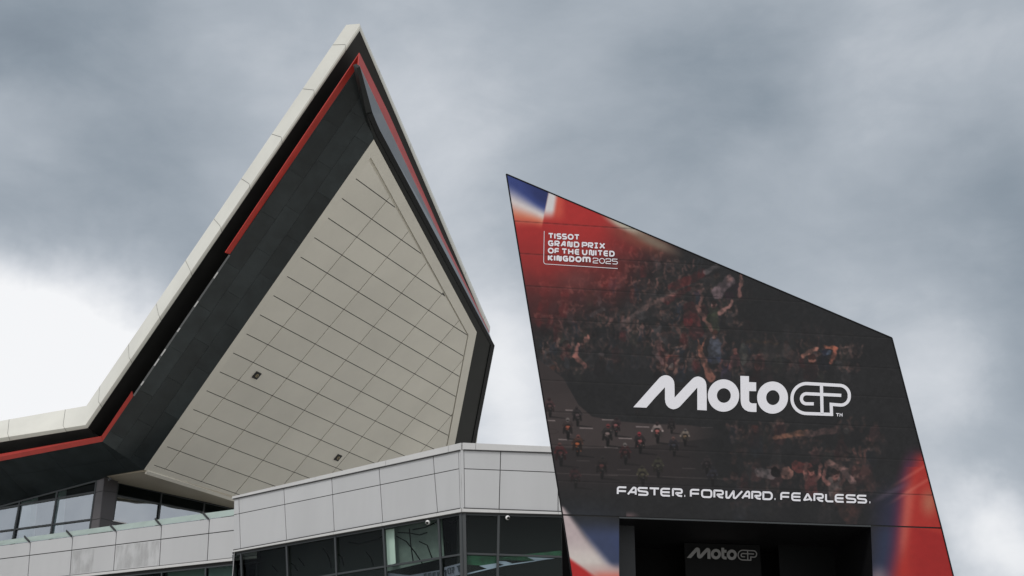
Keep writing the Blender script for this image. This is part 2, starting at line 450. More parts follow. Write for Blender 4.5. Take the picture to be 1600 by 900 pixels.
for y0 in (425, 470, 512, 545, 560, 595):
    a = FL.hit(*li(y0)) + nfl * .04; b = FL.hit(*li(y0 + random.uniform(5, 11))) + nfl * .04
    bm = bmesh.new(); bar(bm, a, b, .05, nfl, .015); build('sealant_remnant', bm, 'offwhite', wing)

# --- right hand edge: rim band, grey strip, red line
R03 = SO(.10)
bm = bmesh.new()
rimL = [R03.hit(*p) for p in ((557.5, 106), (572, 176), (583.5, 215), (745.5, 519), (672.5, 888))]
rimR = [R03.hit(*p) for p in ((562.5, 104), (582, 176), (593.5, 204), (772.5, 541), (704, 888))]
for i in range(4): slab(bm, [rimL[i], rimL[i + 1], rimR[i + 1], rimR[i]], ND, .25)
build('rim_band', bm, 'rim', wing)
bm = bmesh.new()
mid = [SO(.06).hit(*p) for p in ((574, 178), (589, 212), (767, 539), (700, 888))]
rr = [SO(.06).hit(*p) for p in ((582, 177), (593.5, 203), (773, 540), (705, 888))]
for i in range(3): slab(bm, [mid[i], mid[i + 1], rr[i + 1], rr[i]], ND, .07)
build('rim_edge_trim', bm, mat('gloss_black_trim', (.010, .011, .012), .4, spec=.15), wing)
SG = SO(.9)
bm = bmesh.new()
gi = [SO(.35).hit(*p) for p in ((561, 103), (581.5, 177), (592.5, 203), (680.5, 370), (771, 538))]
go = [SG.hit(*p) for p in ((561.5, 101), (597, 177), (604, 192), (688, 370), (764.5, 521))]
for i in range(4): face(bm, [gi[i], gi[i + 1], go[i + 1]]); face(bm, [gi[i], go[i + 1], go[i]])
build('grey_edge_strip', bm, 'strip', wing)
bm = bmesh.new()
a = [SG.hit(*p) for p in ((560, 102.5), (597, 177), (687, 370), (763.5, 521))]
b = [SO(1.25).hit(*p) for p in ((562, 83), (607.5, 177), (692.5, 370), (765, 519))]
for i in range(3): ribbon(bm, [a[i], a[i + 1]], [b[i], b[i + 1]], .05)
build('red_stripe', bm, 'red', wing)

# --- upper floor glazing, left run
def lines_int(p, q, r, s):
    x1, y1, x2, y2, x3, y3, x4, y4 = *p, *q, *r, *s
    d = (x1 - x2) * (y3 - y4) - (y1 - y2) * (x3 - x4)
    a = x1 * y2 - y1 * x2; b = x3 * y4 - y3 * x4
    return ((a * (x3 - x4) - (x1 - x2) * b) / d, (a * (y3 - y4) - (y1 - y2) * b) / d)
gl_top = U.hit(150, 752)
GL = Plane(gl_top, LD.cross(UP)); nGL = GL.facing()
tops = ((-120, 824), (150, 752)); t1a, t1b = ((-120, 815.5), (148.5, 769)); sl1 = ((-120, 846), (145, 811.5)); bot = ((-120, 870), (140, 838))
mull = [((-290, 845), (-330, 920)), ((-210, 830), (-245, 905)), ((-136, 815), (-165, 885)), ((-66, 800), (-90, 870)), ((35, 768), (20, 848)), ((92, 761), (78.5, 845)), ((152, 752), (140, 838))]
rows = [tops, (t1a, t1b), sl1, bot]
def window_grid(plane, nrm, mull, rows, mats, parent, fw=.09, off=.06, glassoff=0.0, labels=None):
    for i in range(len(mull) - 1):
        cc = [[lines_int(*m_, *r_) for m_ in (mull[i], mull[i + 1])] for r_ in rows]
        bmf = bmesh.new()
        corners = [[plane.hit(*p) for p in row] for row in cc]
        for r_ in range(len(rows)): bar(bmf, corners[r_][0], corners[r_][1], fw * .8, nrm, off * .8)
        bar(bmf, corners[0][0], corners[-1][0], fw, nrm, off)
        if i == len(mull) - 2: bar(bmf, corners[0][1], corners[-1][1], fw, nrm, off * 1.1)
        wf = build('window', bmf, 'frame', parent)
        if labels and labels[i]: wf['label'] = labels[i]
        for r_ in range(len(rows) - 1):
            bmg = bmesh.new(); q = [corners[r_][0], corners[r_][1], corners[r_ + 1][1], corners[r_ + 1][0]]
            if (q[1] - q[0]).cross(q[2] - q[1]).dot(nrm) < 0: q = q[::-1]
            tl_ = random.uniform(-.012, .012)
            face(bmg, [p - nrm * (.03 + (tl_ if k_ in (0, 1) else 0)) for k_, p in enumerate(q)]); build('pane', bmg, mats[i][r_] if isinstance(mats[i], (list, tuple)) else mats[r_], wf, normals=False)
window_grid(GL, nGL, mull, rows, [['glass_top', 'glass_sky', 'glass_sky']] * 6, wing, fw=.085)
# room behind: pale columns and a dim back wall
bm = bmesh.new()
for x0, x1 in ((31, 47), (83, 91), (-40, -20)):
    pl = GL.shifted(-nGL * .8)
    q = [pl.hit(x0 + 6, 745), pl.hit(x1 + 6, 745), pl.hit(x1 - 4, 860), pl.hit(x0 - 4, 860)]
    bm = bmesh.new(); slab(bm, q, nGL, .35); build('interior_column', bm, 'room_pale', wing)
bm = bmesh.new(); pl = GL.shifted(-nGL * 5)
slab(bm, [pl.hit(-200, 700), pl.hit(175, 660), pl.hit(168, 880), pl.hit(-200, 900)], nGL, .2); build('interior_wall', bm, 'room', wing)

# --- clad column between the two runs of glazing
cA, cB, cC = GL.hit(152, 752), GL.hit(163.5, 747) + nGL * .25, None
dirR = Vector((.636, .772, 0)).normalized()
GRp = Plane(X.hit(184, 755), dirR.cross(UP)); nGR = GRp.facing()
cpl = Plane(GL.hit(163, 790) + nGL * .05, LD.cross(UP))
colL = [cpl.hit(*p) for p in ((151.5, 750), (164, 747), (155.5, 824), (140, 842), )]
bm = bmesh.new(); slab(bm, [cpl.hit(151.5, 750), cpl.hit(163.5, 746), cpl.hit(153, 848), cpl.hit(138.5, 850)], nGL, .2); 
ccl = build('corner_column', bm, mat('lit_brown_grey_column', (.085, .078, .082), .35, var=.08, vscale=2), wing)  # lit face: lighter copy of the column's colour
cpr = Plane(cpl.hit(163.5, 790), dirR.cross(UP)); ncr = cpr.facing()
bm = bmesh.new(); slab(bm, [cpr.hit(163.5, 746), cpr.hit(184.5, 752), cpr.hit(173, 835), cpr.hit(153, 848)], ncr, .05); build('column_side', bm, 'column', ccl)  # shaded face: same column, its shade put into a darker colour
bm = bmesh.new()
bar(bm, cpl.hit(148.5, 769.5), cpl.hit(161.3, 767), .03, nGL, .004); build('column_joint', bm, 'black', ccl); bm = bmesh.new(); bar(bm, cpl.hit(143.5, 812.5), cpl.hit(157, 810), .03, nGL, .004)
build('column_joint', bm, 'black', ccl); bm = bmesh.new()
bar(bm, cpr.hit(161.3, 767), cpr.hit(182, 769.5), .03, ncr, .004); build('column_joint', bm, 'black', ccl); bm = bmesh.new(); bar(bm, cpr.hit(157, 809.5), cpr.hit(176.5, 814.5), .03, ncr, .004)
build('column_joint', bm, 'black', ccl)

# --- upper floor glazing, right run
mr = [((184, 754), (174, 825)), ((252, 770), (246, 820)), ((318.5, 785), (314, 830)), ((385, 801), (382, 840))]
rr_ = [((184, 754.5), (318, 785)), ((182, 774), (309, 799)), ((175, 840), (400, 840))]
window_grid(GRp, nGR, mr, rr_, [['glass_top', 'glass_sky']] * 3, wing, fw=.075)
bm = bmesh.new(); pl = GRp.shifted(-nGR * 4)
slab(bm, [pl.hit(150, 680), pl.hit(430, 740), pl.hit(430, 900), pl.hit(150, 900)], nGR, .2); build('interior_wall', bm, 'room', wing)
# small open vent at the foot of the first pane
bm = bmesh.new(); pv_ = GRp.shifted(nGR * .35)
q = [pv_.hit(*p) for p in ((174.5, 813.5), (197, 818), (190, 824), (173, 821))]
for i in range(4): bar(bm, q[i], q[(i + 1) % 4], .045, nGR, .05)
vf = build('open_vent', bm, 'offwhite', wing); bm = bmesh.new(); face(bm, q); build('vent_pane', bm, 'column', vf)
# small floodlight bracket at the wing's corner
bm = bmesh.new(); c = X.hit(169, 746); 
bmesh.ops.create_uvsphere(bm, u_segments=12, v_segments=8, radius=.07, matrix=Matrix.Translation(c + nX * .12))
slab(bm, [c + Vector((-.12, 0, -.02)), c + Vector((.12, 0, -.02)), c + Vector((.12, .2, -.02)), c + Vector((-.12, .2, -.02))], Vector((0, 0, -1)), -.06)
build('corner_floodlight', bm, 'strip', wing)

# --- balcony: clad parapet, sloping glass rail, brackets
cdir = Vector((-.784, .62, 0)).normalized()
def at_depth(x, y, Y): return EYEV + ray(x, y) * (Y / ray(x, y).y)
c0 = at_depth(722, 750, 45.0)
PLf = Plane(c0, cdir.cross(UP)); nPL = PLf.facing()
RD = Vector((.988, .154, 0)).normalized()
PRf = Plane(c0, RD.cross(UP)); nPR = PRf.facing()
endp = PLf.hit(366, 800)
BP = Plane(at_depth(366, 850, endp.y + 1.3), LD.cross(UP)); nB = BP.facing()
def bl(y0, y1, x): return lx((0, y0), (320, y1), x)
rowsB = [(852.5, 811.5), (873.4, 834.2), (911, 876.4), (915.5, 881.3)]           # y at x=0 and x=320 of each joint
jts = [(-290, -312), (-222, -240), (-154, -168), (-86, -97), (-20, -28), (48, 43.6), (113.3, 109), (181, 176.6), (251.2, 248), (325.5, 322.5), (402, 400)]  # x at y~845 / y~900
def bj(j, y, y0=845, y1=900): return jts[j][0] + (jts[j][1] - jts[j][0]) * (y - y0) / (y1 - y0)
bm = bmesh.new()
def bpt(j, r, sub=0):
    x = jts[j][0]
    for _ in range(4): y = bl(*rowsB[r], x); x = bj(j, y)
    return (x, y)
for j in range(len(jts) - 1):
    for r_ in range(2):
        q = [BP.hit(*p) for p in (bpt(j, r_), bpt(j + 1, r_), bpt(j + 1, r_ + 1), bpt(j, r_ + 1))]
        slab(bm, inset(q, nB, .018), nB, .03, random.uniform(-.03, .03))
par = build('balcony_cladding', bm, 'silver', wing)
bm = bmesh.new()
q = [BP.hit(*p) for p in (bpt(0, 2), bpt(10, 2), bpt(10, 3), bpt(0, 3))]
slab(bm, [p + nB * .03 for p in inset(q, nB, .012)], nB, .06); build('balcony_drip_strip', bm, 'silver_cap', wing)
bm = bmesh.new()
q = [BP.hit(*p) - nB * .03 for p in (bpt(0, 0), bpt(10, 0), bpt(10, 3), bpt(0, 3))]
slab(bm, q, nB, .25); build('balcony_wall', bm, 'joint', wing)
# weathering on two parapet panels
def stainmat():
    m = bpy.data.materials.new('water_stain'); m.use_nodes = True; t = m.node_tree; b = t.nodes['Principled BSDF']
    b.inputs['Base Color'].default_value = (.27, .27, .27, 1); b.inputs['Roughness'].default_value = .6
    tcn = t.nodes.new('ShaderNodeTexCoord'); mp = t.nodes.new('ShaderNodeMapping'); mp.inputs['Scale'].default_value = (3, 3, 1.0); t.links.new(tcn.outputs['Object'], mp.inputs[0])
    nn = t.nodes.new('ShaderNodeTexNoise'); nn.inputs['Scale'].default_value = 1.3; nn.inputs['Detail'].default_value = 4; t.links.new(mp.outputs[0], nn.inputs['Vector'])
    m2 = t.nodes.new('ShaderNodeMapRange'); m2.inputs[1].default_value = .40; m2.inputs[2].default_value = .62; m2.inputs[4].default_value = .24; t.links.new(nn.outputs['Fac'], m2.inputs[0])
    t.links.new(m2.outputs[0], b.inputs['Alpha']); return m
stain_m = stainmat()
for j, fr in ((6, .55), (7, 1.0)):
    a, b_, c_, d_ = [BP.hit(*p) for p in (bpt(j, 1), bpt(j + 1, 1), bpt(j + 1, 2), bpt(j, 2))]
    b2, c2 = lerp(a, b_, fr), lerp(d_, c_, fr)
    bm = bmesh.new(); face(bm, [p + nB * .004 for p in inset([a, b2, c2, d_], nB, .05)]); build('water_stain', bm, stain_m, wing)
# sloping glass
railtop = BP.shifted(nB * -.30 + UP * 0)
bm = bmesh.new()
gt = [(x, lx((0, 845), (316, 802.5), x)) for x in (jts[0][0], 366)]
gb = [(x, bl(852.5, 811.5, x) - .3) for x in (366, jts[0][0])]
q = [railtop.hit(*gt[0]), railtop.hit(*gt[1]), BP.hit(*gb[0]), BP.hit(*gb[1])]
face(bm, q); rail = build('glass_rail', bm, mat('frosted_green_glass', (.33, .40, .38), .25, var=.1, vscale=1.5), wing)
for j, tp in ((1, -236), (2, -165), (3, -98), (4, -31), (5, 39.5), (6, 105), (7, 173), (8, 243.5), (9, 317.5)):
    b_ = bpt(j, 0); bm = bmesh.new(); ty = lx((0, 845), (316, 802.5), tp) - 1.5
    bar(bm, railtop.hit(tp, ty) + nB * .03, BP.hit(b_[0] - .5, b_[1] + .5) + nB * .03, .075, nB, .04); build('rail_bracket', bm, 'bracket', wing)
# floor slab behind the parapet and lower window strip
bm = bmesh.new(); q = [BP.hit(*p) for p in (bpt(0, 0), bpt(10, 0))]
deep = -nB * 6
q = [p - nB * .15 - UP * .3 for p in q]; slab(bm, [q[0], q[1], q[1] + deep, q[0] + deep], UP, .3); build('balcony_floor', bm, 'joint', wing)
BW = BP.shifted(-nB * .12)
def bpx(x, dy): return (x, bl(915.5, 881.3, x) + dy)
bm = bmesh.new(); q = [BW.hit(*p) for p in (bpx(-90, 0), bpx(410, 0), bpx(410, 6), bpx(-90, 6))]; slab(bm, q, nB, .1); build('window_head', bm, 'black', wing)
mw = [((-97, 925), (-99, 1000)), ((110, 900), (107, 1000)), ((254, 890), (252, 1000)), ((322.5, 890), (320, 1000)), ((402, 890), (400, 1000))]
wr = [((-90, lx((0, 921), (320, 887.3), -90)), (320, 887.3)), ((-90, 1030), (400, 1000))]
window_grid(BW, nB, mw, wr, [['glass_top']] * 4, wing, fw=.06)
for (x0, x1, mm) in ((262, 320, 'blind'), (326, 372, 'room_pale')):
    pl = BW.shifted(-nB * .5); bm = bmesh.new()
    slab(bm, [pl.hit(x0, 880), pl.hit(x1, 875), pl.hit(x1, 990), pl.hit(x0, 990)], nB, .03); build('window_blind', bm, mm, wing)
# lower storeys down to the ground, behind the windows
def zat(p, z): return Vector((p.x, p.y, z))
bm = bmesh.new(); a, b_ = BW.hit(-99, 1000), BW.hit(400, 1000); zt = min(a.z, b_.z)
b2 = b_ ; 
slab(bm, [zat(a, zt), zat(b2, zt), zat(b2, 0), zat(a, 0)], nB, .4); build('lower_wall', bm, 'silver', wing)
bm = bmesh.new(); pl = BW.shifted(-nB * 3); slab(bm, [pl.hit(-160, 870), pl.hit(420, 830), pl.hit(420, 1010), pl.hit(-160, 1010)], nB, .2); build('interior_wall', bm, 'room', wing)

# ================================================================ FRONT BLOCK (silver panels over dark glazing)
block = thing('entrance_building', (-2, 52, 0), 'silver panelled block with dark ribbon windows in front of the pointed wing roof', 'building')
Lrow = [((366, 775.5), (722, 692)), ((366, 779.8), (722, 703.2)), ((367, 804), (719, 732)), ((365, 859.7), (722, 794)), ((364, 863), (722, 800))]
Rrow = [((722, 692), (862, 698)), ((722, 703.2), (864, 708)), ((722, 732.2), (868, 738)), ((722, 794), (878, 799.5)), ((722, 800), (878, 804))]
def yL(r, x): return lx(*Lrow[r], x)
def yR(r, x): return lx(*Rrow[r], x)
def corner_pt(r, plane_l=True): return (ly((719.6, 703), (721.9, 800), yL(r, 720)), yL(r, 720))
EDGE = [(365.7, 779), (364.5, 862)]
LJ = [((365.7, 779), (364.5, 862)), ((373.2, 779), (376, 861)), ((443.5, 764), (447.9, 848)), ((518.3, 747), (522.5, 834)), ((592.2, 730), (598.3, 820)), ((676.6, 711.5), (684, 805)), ((716.5, 703), (719.5, 800)), ((719.6, 703), (721.9, 800))]
bm = bmesh.new()
def lj(j, r): return lines_int(*LJ[j], *Lrow[r])
for j in range(len(LJ) - 1):
    for (r0, r1) in ((1, 2), (2, 3)) if j < 6 else ((1, 3),):
        q = [PLf.hit(*p) for p in (lj(j, r0), lj(j + 1, r0), lj(j + 1, r1), lj(j, r1))]
        g = .014 if j < 6 else .003
        slab(bm, inset(q, nPL, g), nPL, .03, random.uniform(-.03, .03))
RJ = [((719.6, 703), (721.9, 800)), ((724.5, 703), (726, 800)), ((782.4, 705), (779.7, 800)), ((872, 705), (872, 805)), ((960, 705), (960, 805)), ((1050, 705), (1050, 805))]
def rj(j, r): return lines_int(*RJ[j], *Rrow[r])
for j in range(len(RJ) - 1):
    for (r0, r1) in ((1, 2), (2, 3)) if j > 0 else ((1, 3),):
        q = [PRf.hit(*p) for p in (rj(j, r0), rj(j + 1, r0), rj(j + 1, r1), rj(j, r1))]
        g = .014 if j > 0 else .003
        slab(bm, inset(q, nPR, g), nPR, .03, random.uniform(-.03, .03))
build('panel_cladding', bm, 'silver', block)
bm = bmesh.new()
for (pl, n_, xa, xb, ff) in ((PLf, nPL, 365, 720.6, yL), (PRf, nPR, 720.6, 1050, yR)):
    q = [pl.hit(xa, ff(1, xa)), pl.hit(xb, ff(1, xb)), pl.hit(xb, ff(4, xb)), pl.hit(xa, ff(4, xa))]
    slab(bm, [p - n_ * .025 for p in q], n_, .3)
build('backing_wall', bm, 'joint', block)
# coping in lengths, and the drip strip under the panels
bm = bmesh.new()
def band(pl, n_, xs, ff, r0, r1, proud, th, gap):
    for a, b_ in zip(xs[:-1], xs[1:]):
        q = [pl.hit(a, ff(r0, a)), pl.hit(b_, ff(r0, b_)), pl.hit(b_, ff(r1, b_)), pl.hit(a, ff(r1, a))]
        q = inset(q, n_, gap); slab(bm, [p + n_ * proud for p in q], n_, th)
band(PLf, nPL, [364, 494, 604, 702, 722], yL, 0, 1, .05, .6, .006)
band(PRf, nPR, [722.3, 743, 862, 960, 1050], yR, 0, 1, .05, .6, .006)
build('coping', bm, 'silver_cap', block)
bm = bmesh.new()
band(PLf, nPL, [363.5, 447.5, 522, 597.5, 683.5, 721.5], yL, 3, 4, .03, .25, .004)
band(PRf, nPR, [721.8, 779.9, 872, 960, 1050], yR, 3, 4, .03, .25, .004)
build('drip_strip', bm, 'silver_cap', block)
bm = bmesh.new()
for r_, pr_ in ((1, .052), (3, .033)):
    bm = bmesh.new(); bar(bm, PLf.hit(365.2, yL(r_, 365.2)), PLf.hit(720, yL(r_, 720)), .032, nPL, pr_); build('shadow_joint', bm, 'joint', block)
    bm = bmesh.new(); bar(bm, PRf.hit(724, yR(r_, 724)), PRf.hit(1050, yR(r_, 1050)), .032, nPR, pr_); build('shadow_joint', bm, 'joint', block)
bm = bmesh.new()
TA, TB = PLf.hit(364, 776), PLf.hit(721.5, 692.5); TC = PRf.hit(1050, yR(0, 1050)); TD = TA + Vector((12, 9, 0)); 
zr = min(p.z for p in (TA, TB, TC)) - .25
face(bm, [zat(p, zr) for p in (TA, TB, TC, TC + Vector((0, 8, 0)), TD)]); build('flat_roof', bm, 'joint', block)
# left return wall (end of block)
bm = bmesh.new(); e0 = PLf.hit(371, 790); 
ew = Vector((ray(371, 790).x, ray(371, 790).y, 0)).normalized() * 7; slab(bm, [e0, e0 + ew, zat(e0 + ew, 0), zat(e0, 0)], Vector((-.98, -.2, 0)), .02); build('end_wall', bm, 'silver', block)
# glazing, set back a little
GPL, GPR = PLf.shifted(-nPL * .12), PRf.shifted(-nPR * .12)
lm = [((366, 864), (366.8, 905)), ((377.6, 861), (379.3, 905)), ((448.8, 850), (451.2, 905)), ((524.8, 838), (527.6, 905)), ((600, 825), (604.6, 905)), ((686.2, 807), (691.2, 905)), ((722.2, 803), (725.0, 905))]
lr = [((366, 867), (722, 803.6)), ((366, 919.3 + 3.5), (722.5, 866.4)), ((366, 990), (722.5, 945))]
window_grid(GPL, nPL, lm, lr, [['glass_dark', 'glass_dark']] * 6, block, fw=.078,
            labels=[None] * 4 + ['window with a pale green blind at its left side', None])
rm = [((726, 803), (726.8, 905)), ((779, 803), (777, 905)), ((887, 805), (886, 905)), ((970, 805), (970, 905)), ((1050, 805), (1050, 905))]
rr2 = [((722, 803.6), (878, 807.5)), ((727, 865.2), (885, 870.6)), ((727, 945), (885, 947))]
window_grid(GPR, nPR, rm, rr2, [['glass_dark', 'glass_dark']] * 4, block, fw=.078)
bm = bmesh.new(); bar(bm, GPL.hit(723.2, 800) , GPL.hit(725.8, 945), .22, (nPL + nPR).normalized(), .05); build('corner_post', bm, 'frame', block)
bm = bmesh.new()  # black bars stand in for the shadow gap under the drip strip
band(GPL, nPL, [366, 721.6], lambda r, x: yL(4, x) + (0, 3.2)[r], 0, 1, .09, .1, 0); build('head_shadow_bar', bm, 'black', block)
bm = bmesh.new(); band(GPR, nPR, [722, 1050], lambda r, x: yR(4, x) + (0, 3.0)[r], 0, 1, .09, .1, 0); build('head_shadow_bar', bm, 'black', block)
# interior behind the ribbon windows
bm = bmesh.new()
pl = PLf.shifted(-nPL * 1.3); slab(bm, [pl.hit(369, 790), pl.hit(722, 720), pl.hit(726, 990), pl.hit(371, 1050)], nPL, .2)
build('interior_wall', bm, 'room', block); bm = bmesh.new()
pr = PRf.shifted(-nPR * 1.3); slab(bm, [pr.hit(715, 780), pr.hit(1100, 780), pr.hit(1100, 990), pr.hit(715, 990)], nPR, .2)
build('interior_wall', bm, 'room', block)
def inside(pl, n_, back, pts, m, name, label=None):
    p_ = pl.shifted(-n_ * back); b = bmesh.new(); slab(b, [p_.hit(*p) for p in pts], n_, .02); return build(name, b, m, block, label)
inside(GPL, nPL, .20, [(603, 828), (615.5, 826), (618, 880), (606, 884)], 'blind', 'window_blind', 'pale green vertical blind')
inside(GPL, nPL, .45, [(600, 828), (690, 808), (694, 872), (604, 893)], mat('green_lit_wall', (.12, .145, .135), .7, var=.4, vscale=.9), 'room_partition')
# reflected signs, imitated by green, pale and violet sheets just inside the panes
inside(GPR, nPR, .10, [(728, 868), (777, 869.5), (777, 880), (757, 884), (729, 882)], 'green', 'reflection_sheet', 'green reflection in the corner pane, put in as a sheet behind it')
inside(GPR, nPR, .10, [(800, 868), (880, 860), (884.5, 861), (885, 868)], 'green', 'reflection_sheet')
inside(GPR, nPR, .08, [(779, 870), (812, 869), (840, 870), (862, 873), (825, 876), (781, 875)], 'green', 'reflection_sheet')
inside(GPR, nPR, .07, [(749, 884), (776, 880), (776, 885), (762, 889)], 'bluegrey', 'pale_reflection')
inside(GPR, nPR, .07, [(779, 876.5), (790, 877), (800, 880), (788, 882.5), (779, 880)], 'bluegrey', 'pale_reflection')
inside(GPR, nPR, .07, [(824, 870.5), (867, 872.5), (856, 873.8), (838, 876.5), (832, 874)], 'bluegrey', 'pale_reflection')
inside(GPR, nPR, .06, [(729, 896), (745, 892), (762, 888.5), (790, 882), (838, 875.5), (838, 876.8), (790, 883.8), (762, 890), (745, 894), (729, 898)], 'bluegrey', 'pale_reflection_strip')
inside(GPL, nPL, .10, [(694, 886.5), (722.5, 879), (724, 897), (694, 903)], mat('violet_grey_reflection', (.17, .17, .23), .6), 'sign_reflection', 'reflected pale violet sign with reversed dark letters, put in as a sheet')
inside(GPL, nPL, .10, [(606, 895), (640, 899), (690, 890), (690, 930), (606, 930)], mat('violet_grey_reflection_b', (.10, .10, .14), .6), 'sign_reflection')
bm = bmesh.new(); pp = GPL.shifted(-nPL * .06)  # mirrored letters of the reflected sign, drawn as dark bars
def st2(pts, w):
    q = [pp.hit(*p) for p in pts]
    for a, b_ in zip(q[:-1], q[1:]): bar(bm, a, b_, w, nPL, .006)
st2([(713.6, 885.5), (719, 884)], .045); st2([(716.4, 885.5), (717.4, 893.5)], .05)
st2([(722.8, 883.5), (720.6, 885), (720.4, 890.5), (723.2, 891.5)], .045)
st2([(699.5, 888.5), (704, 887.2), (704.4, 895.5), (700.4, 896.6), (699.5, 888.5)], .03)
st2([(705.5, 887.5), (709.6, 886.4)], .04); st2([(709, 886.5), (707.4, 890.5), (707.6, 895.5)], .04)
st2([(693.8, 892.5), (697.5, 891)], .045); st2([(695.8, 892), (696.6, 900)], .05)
build('reflected_lettering', bm, 'navy', block); bm = bmesh.new()
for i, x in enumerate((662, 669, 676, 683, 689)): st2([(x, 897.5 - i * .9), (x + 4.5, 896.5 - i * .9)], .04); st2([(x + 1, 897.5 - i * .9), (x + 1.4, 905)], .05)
build('reflected_lettering', bm, 'navy', block)
cable_m = mat('black_cable_reflection', (.003, .003, .003), .9, spec=.0)
# cables reflected in the glass, imitated by dark bars behind the panes
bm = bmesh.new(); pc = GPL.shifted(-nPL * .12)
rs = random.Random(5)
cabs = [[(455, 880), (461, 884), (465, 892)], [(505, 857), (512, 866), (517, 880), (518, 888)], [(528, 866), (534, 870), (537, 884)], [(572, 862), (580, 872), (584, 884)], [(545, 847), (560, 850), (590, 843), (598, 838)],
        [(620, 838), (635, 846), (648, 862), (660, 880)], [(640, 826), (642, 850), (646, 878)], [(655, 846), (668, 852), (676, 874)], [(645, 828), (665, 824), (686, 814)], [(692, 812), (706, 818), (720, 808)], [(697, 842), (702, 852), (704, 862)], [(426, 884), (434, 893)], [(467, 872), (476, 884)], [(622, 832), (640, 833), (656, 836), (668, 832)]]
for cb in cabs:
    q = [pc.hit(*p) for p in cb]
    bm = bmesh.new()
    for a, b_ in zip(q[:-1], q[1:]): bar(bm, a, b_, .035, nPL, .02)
    build('cable_reflection', bm, cable_m, block)
# dome cameras tucked under the window heads
for (pl, n_, x, y) in ((GPL, nPL, 671.5, 817), (GPR, nPR, 792.5, 810)):
    bm = bmesh.new(); c = pl.hit(x, y) + n_ * .10
    bmesh.ops.create_uvsphere(bm, u_segments=20, v_segments=12, radius=.075, matrix=Matrix.Translation(c)); 
    o = build('security_camera', bm, 'offwhite', block, smooth=True)
    bm = bmesh.new(); bmesh.ops.create_uvsphere(bm, u_segments=16, v_segments=10, radius=.05, matrix=Matrix.Translation(c + n_ * .045 + Vector((.015, 0, -.02)))); build('lens', bm, 'rim', o, smooth=True)
# lower wall down to the ground
bm = bmesh.new()
a, b_, c_ = GPL.hit(366, 985), GPL.hit(723, 950), GPR.hit(1050, 950); zt = 8.0
slab(bm, [zat(a, zt), zat(b_, zt), zat(b_, 0), zat(a, 0)], nPL, .3); slab(bm, [zat(b_, zt), zat(c_, zt), zat(c_, 0), zat(b_, 0)], nPR, .3)
build('lower_wall', bm, 'silver', block)

# ================================================================ GATEWAY TOWER with printed face
TD_ = Vector((.988, .154, 0)).normalized()
T = Plane(at_depth(968, 810, 22.0), TD_.cross(UP)); nT = T.facing()
tower = thing('gateway_tower', zat(T.hit(1150, 815), 0) - nT * 1.2, 'tall slanted gateway tower with dark motorcycle race print and big white logo', 'tower')
zat0 = lambda x, y, z=0: zat(T.hit(x, y), z)
q3 = {k: T.hit(*p) for k, p in dict(TL=(791, 272), TR=(1393.5, 528), SL=(878.7, 804.5), SR=(1471, 825), BL=(893.5, 902), BR=(1490, 902), OL=(967.5, 810), OR=(1360.5, 823.5), SOL=(967.5, 807.7), SOR=(1360.5, 821.2), OBL=(967.5, 902), OBR=(1363.8, 902)).items()}

# ---- painting the print (an artwork that exists on the face itself)
X0, Y0, PWid, PHei = 780, 260, 730, 660
yy, xx = np.mgrid[0:PHei, 0:PWid].astype(float); xx += X0; yy += Y0
img = np.zeros((PHei, PWid, 3)); img[:] = (37, 37, 39)
def smooth(a, b, x):
    t = np.clip((x - a) / (b - a), 0, 1); return t * t * (3 - 2 * t)
def blend(mask, col):
    global img; img = img * (1 - mask[..., None]) + np.asarray(col, float) * mask[..., None]
def fbm(scale, octs=4, seed=0):
    r = np.random.default_rng(seed); out = np.zeros((PHei, PWid)); amp = 1; tot = 0
    for o in range(octs):
        s = scale / 2 ** o; gh, gw = int(PHei / s) + 3, int(PWid / s) + 3; g = r.random((gh, gw))
        fy, fx = (yy - Y0) / s, (xx - X0) / s; iy, ix = fy.astype(int), fx.astype(int); ty, tx = fy - iy, fx - ix
        ty = ty * ty * (3 - 2 * ty); tx = tx * tx * (3 - 2 * tx)
        v = (g[iy, ix] * (1 - tx) + g[iy, ix + 1] * tx) * (1 - ty) + (g[iy + 1, ix] * (1 - tx) + g[iy + 1, ix + 1] * tx) * ty
        out += v * amp; tot += amp; amp *= .5
    return out / tot
def ell(cx, cy, rx, ry, ang=0, soft=1.0):
    m = 3 + max(rx, ry) + soft
    ya, yb, xa, xb = [int(v) for v in (max(0, cy - m - Y0), min(PHei, cy + m - Y0 + 1), max(0, cx - m - X0), min(PWid, cx + m - X0 + 1))]
    out = np.zeros((PHei, PWid))
    if ya >= yb or xa >= xb: return out, None
    X_, Y_ = xx[ya:yb, xa:xb] - cx, yy[ya:yb, xa:xb] - cy; c, s = math.cos(ang), math.sin(ang)
    u, w = X_ * c + Y_ * s, -X_ * s + Y_ * c
    d = (np.sqrt((u / rx) ** 2 + (w / ry) ** 2) - 1) * min(rx, ry)
    return 1 - smooth(-soft * .5, soft * .5, d), (ya, yb, xa, xb)
def dot(cx, cy, rx, ry, col, a=1.0, ang=0, soft=1.2):
    m, bb = ell(cx, cy, rx, ry, ang, soft)
    if bb is None: return
    ya, yb, xa, xb = bb; mm = (m * a)[..., None]
    img[ya:yb, xa:xb] = img[ya:yb, xa:xb] * (1 - mm) + np.asarray(col, float) * mm
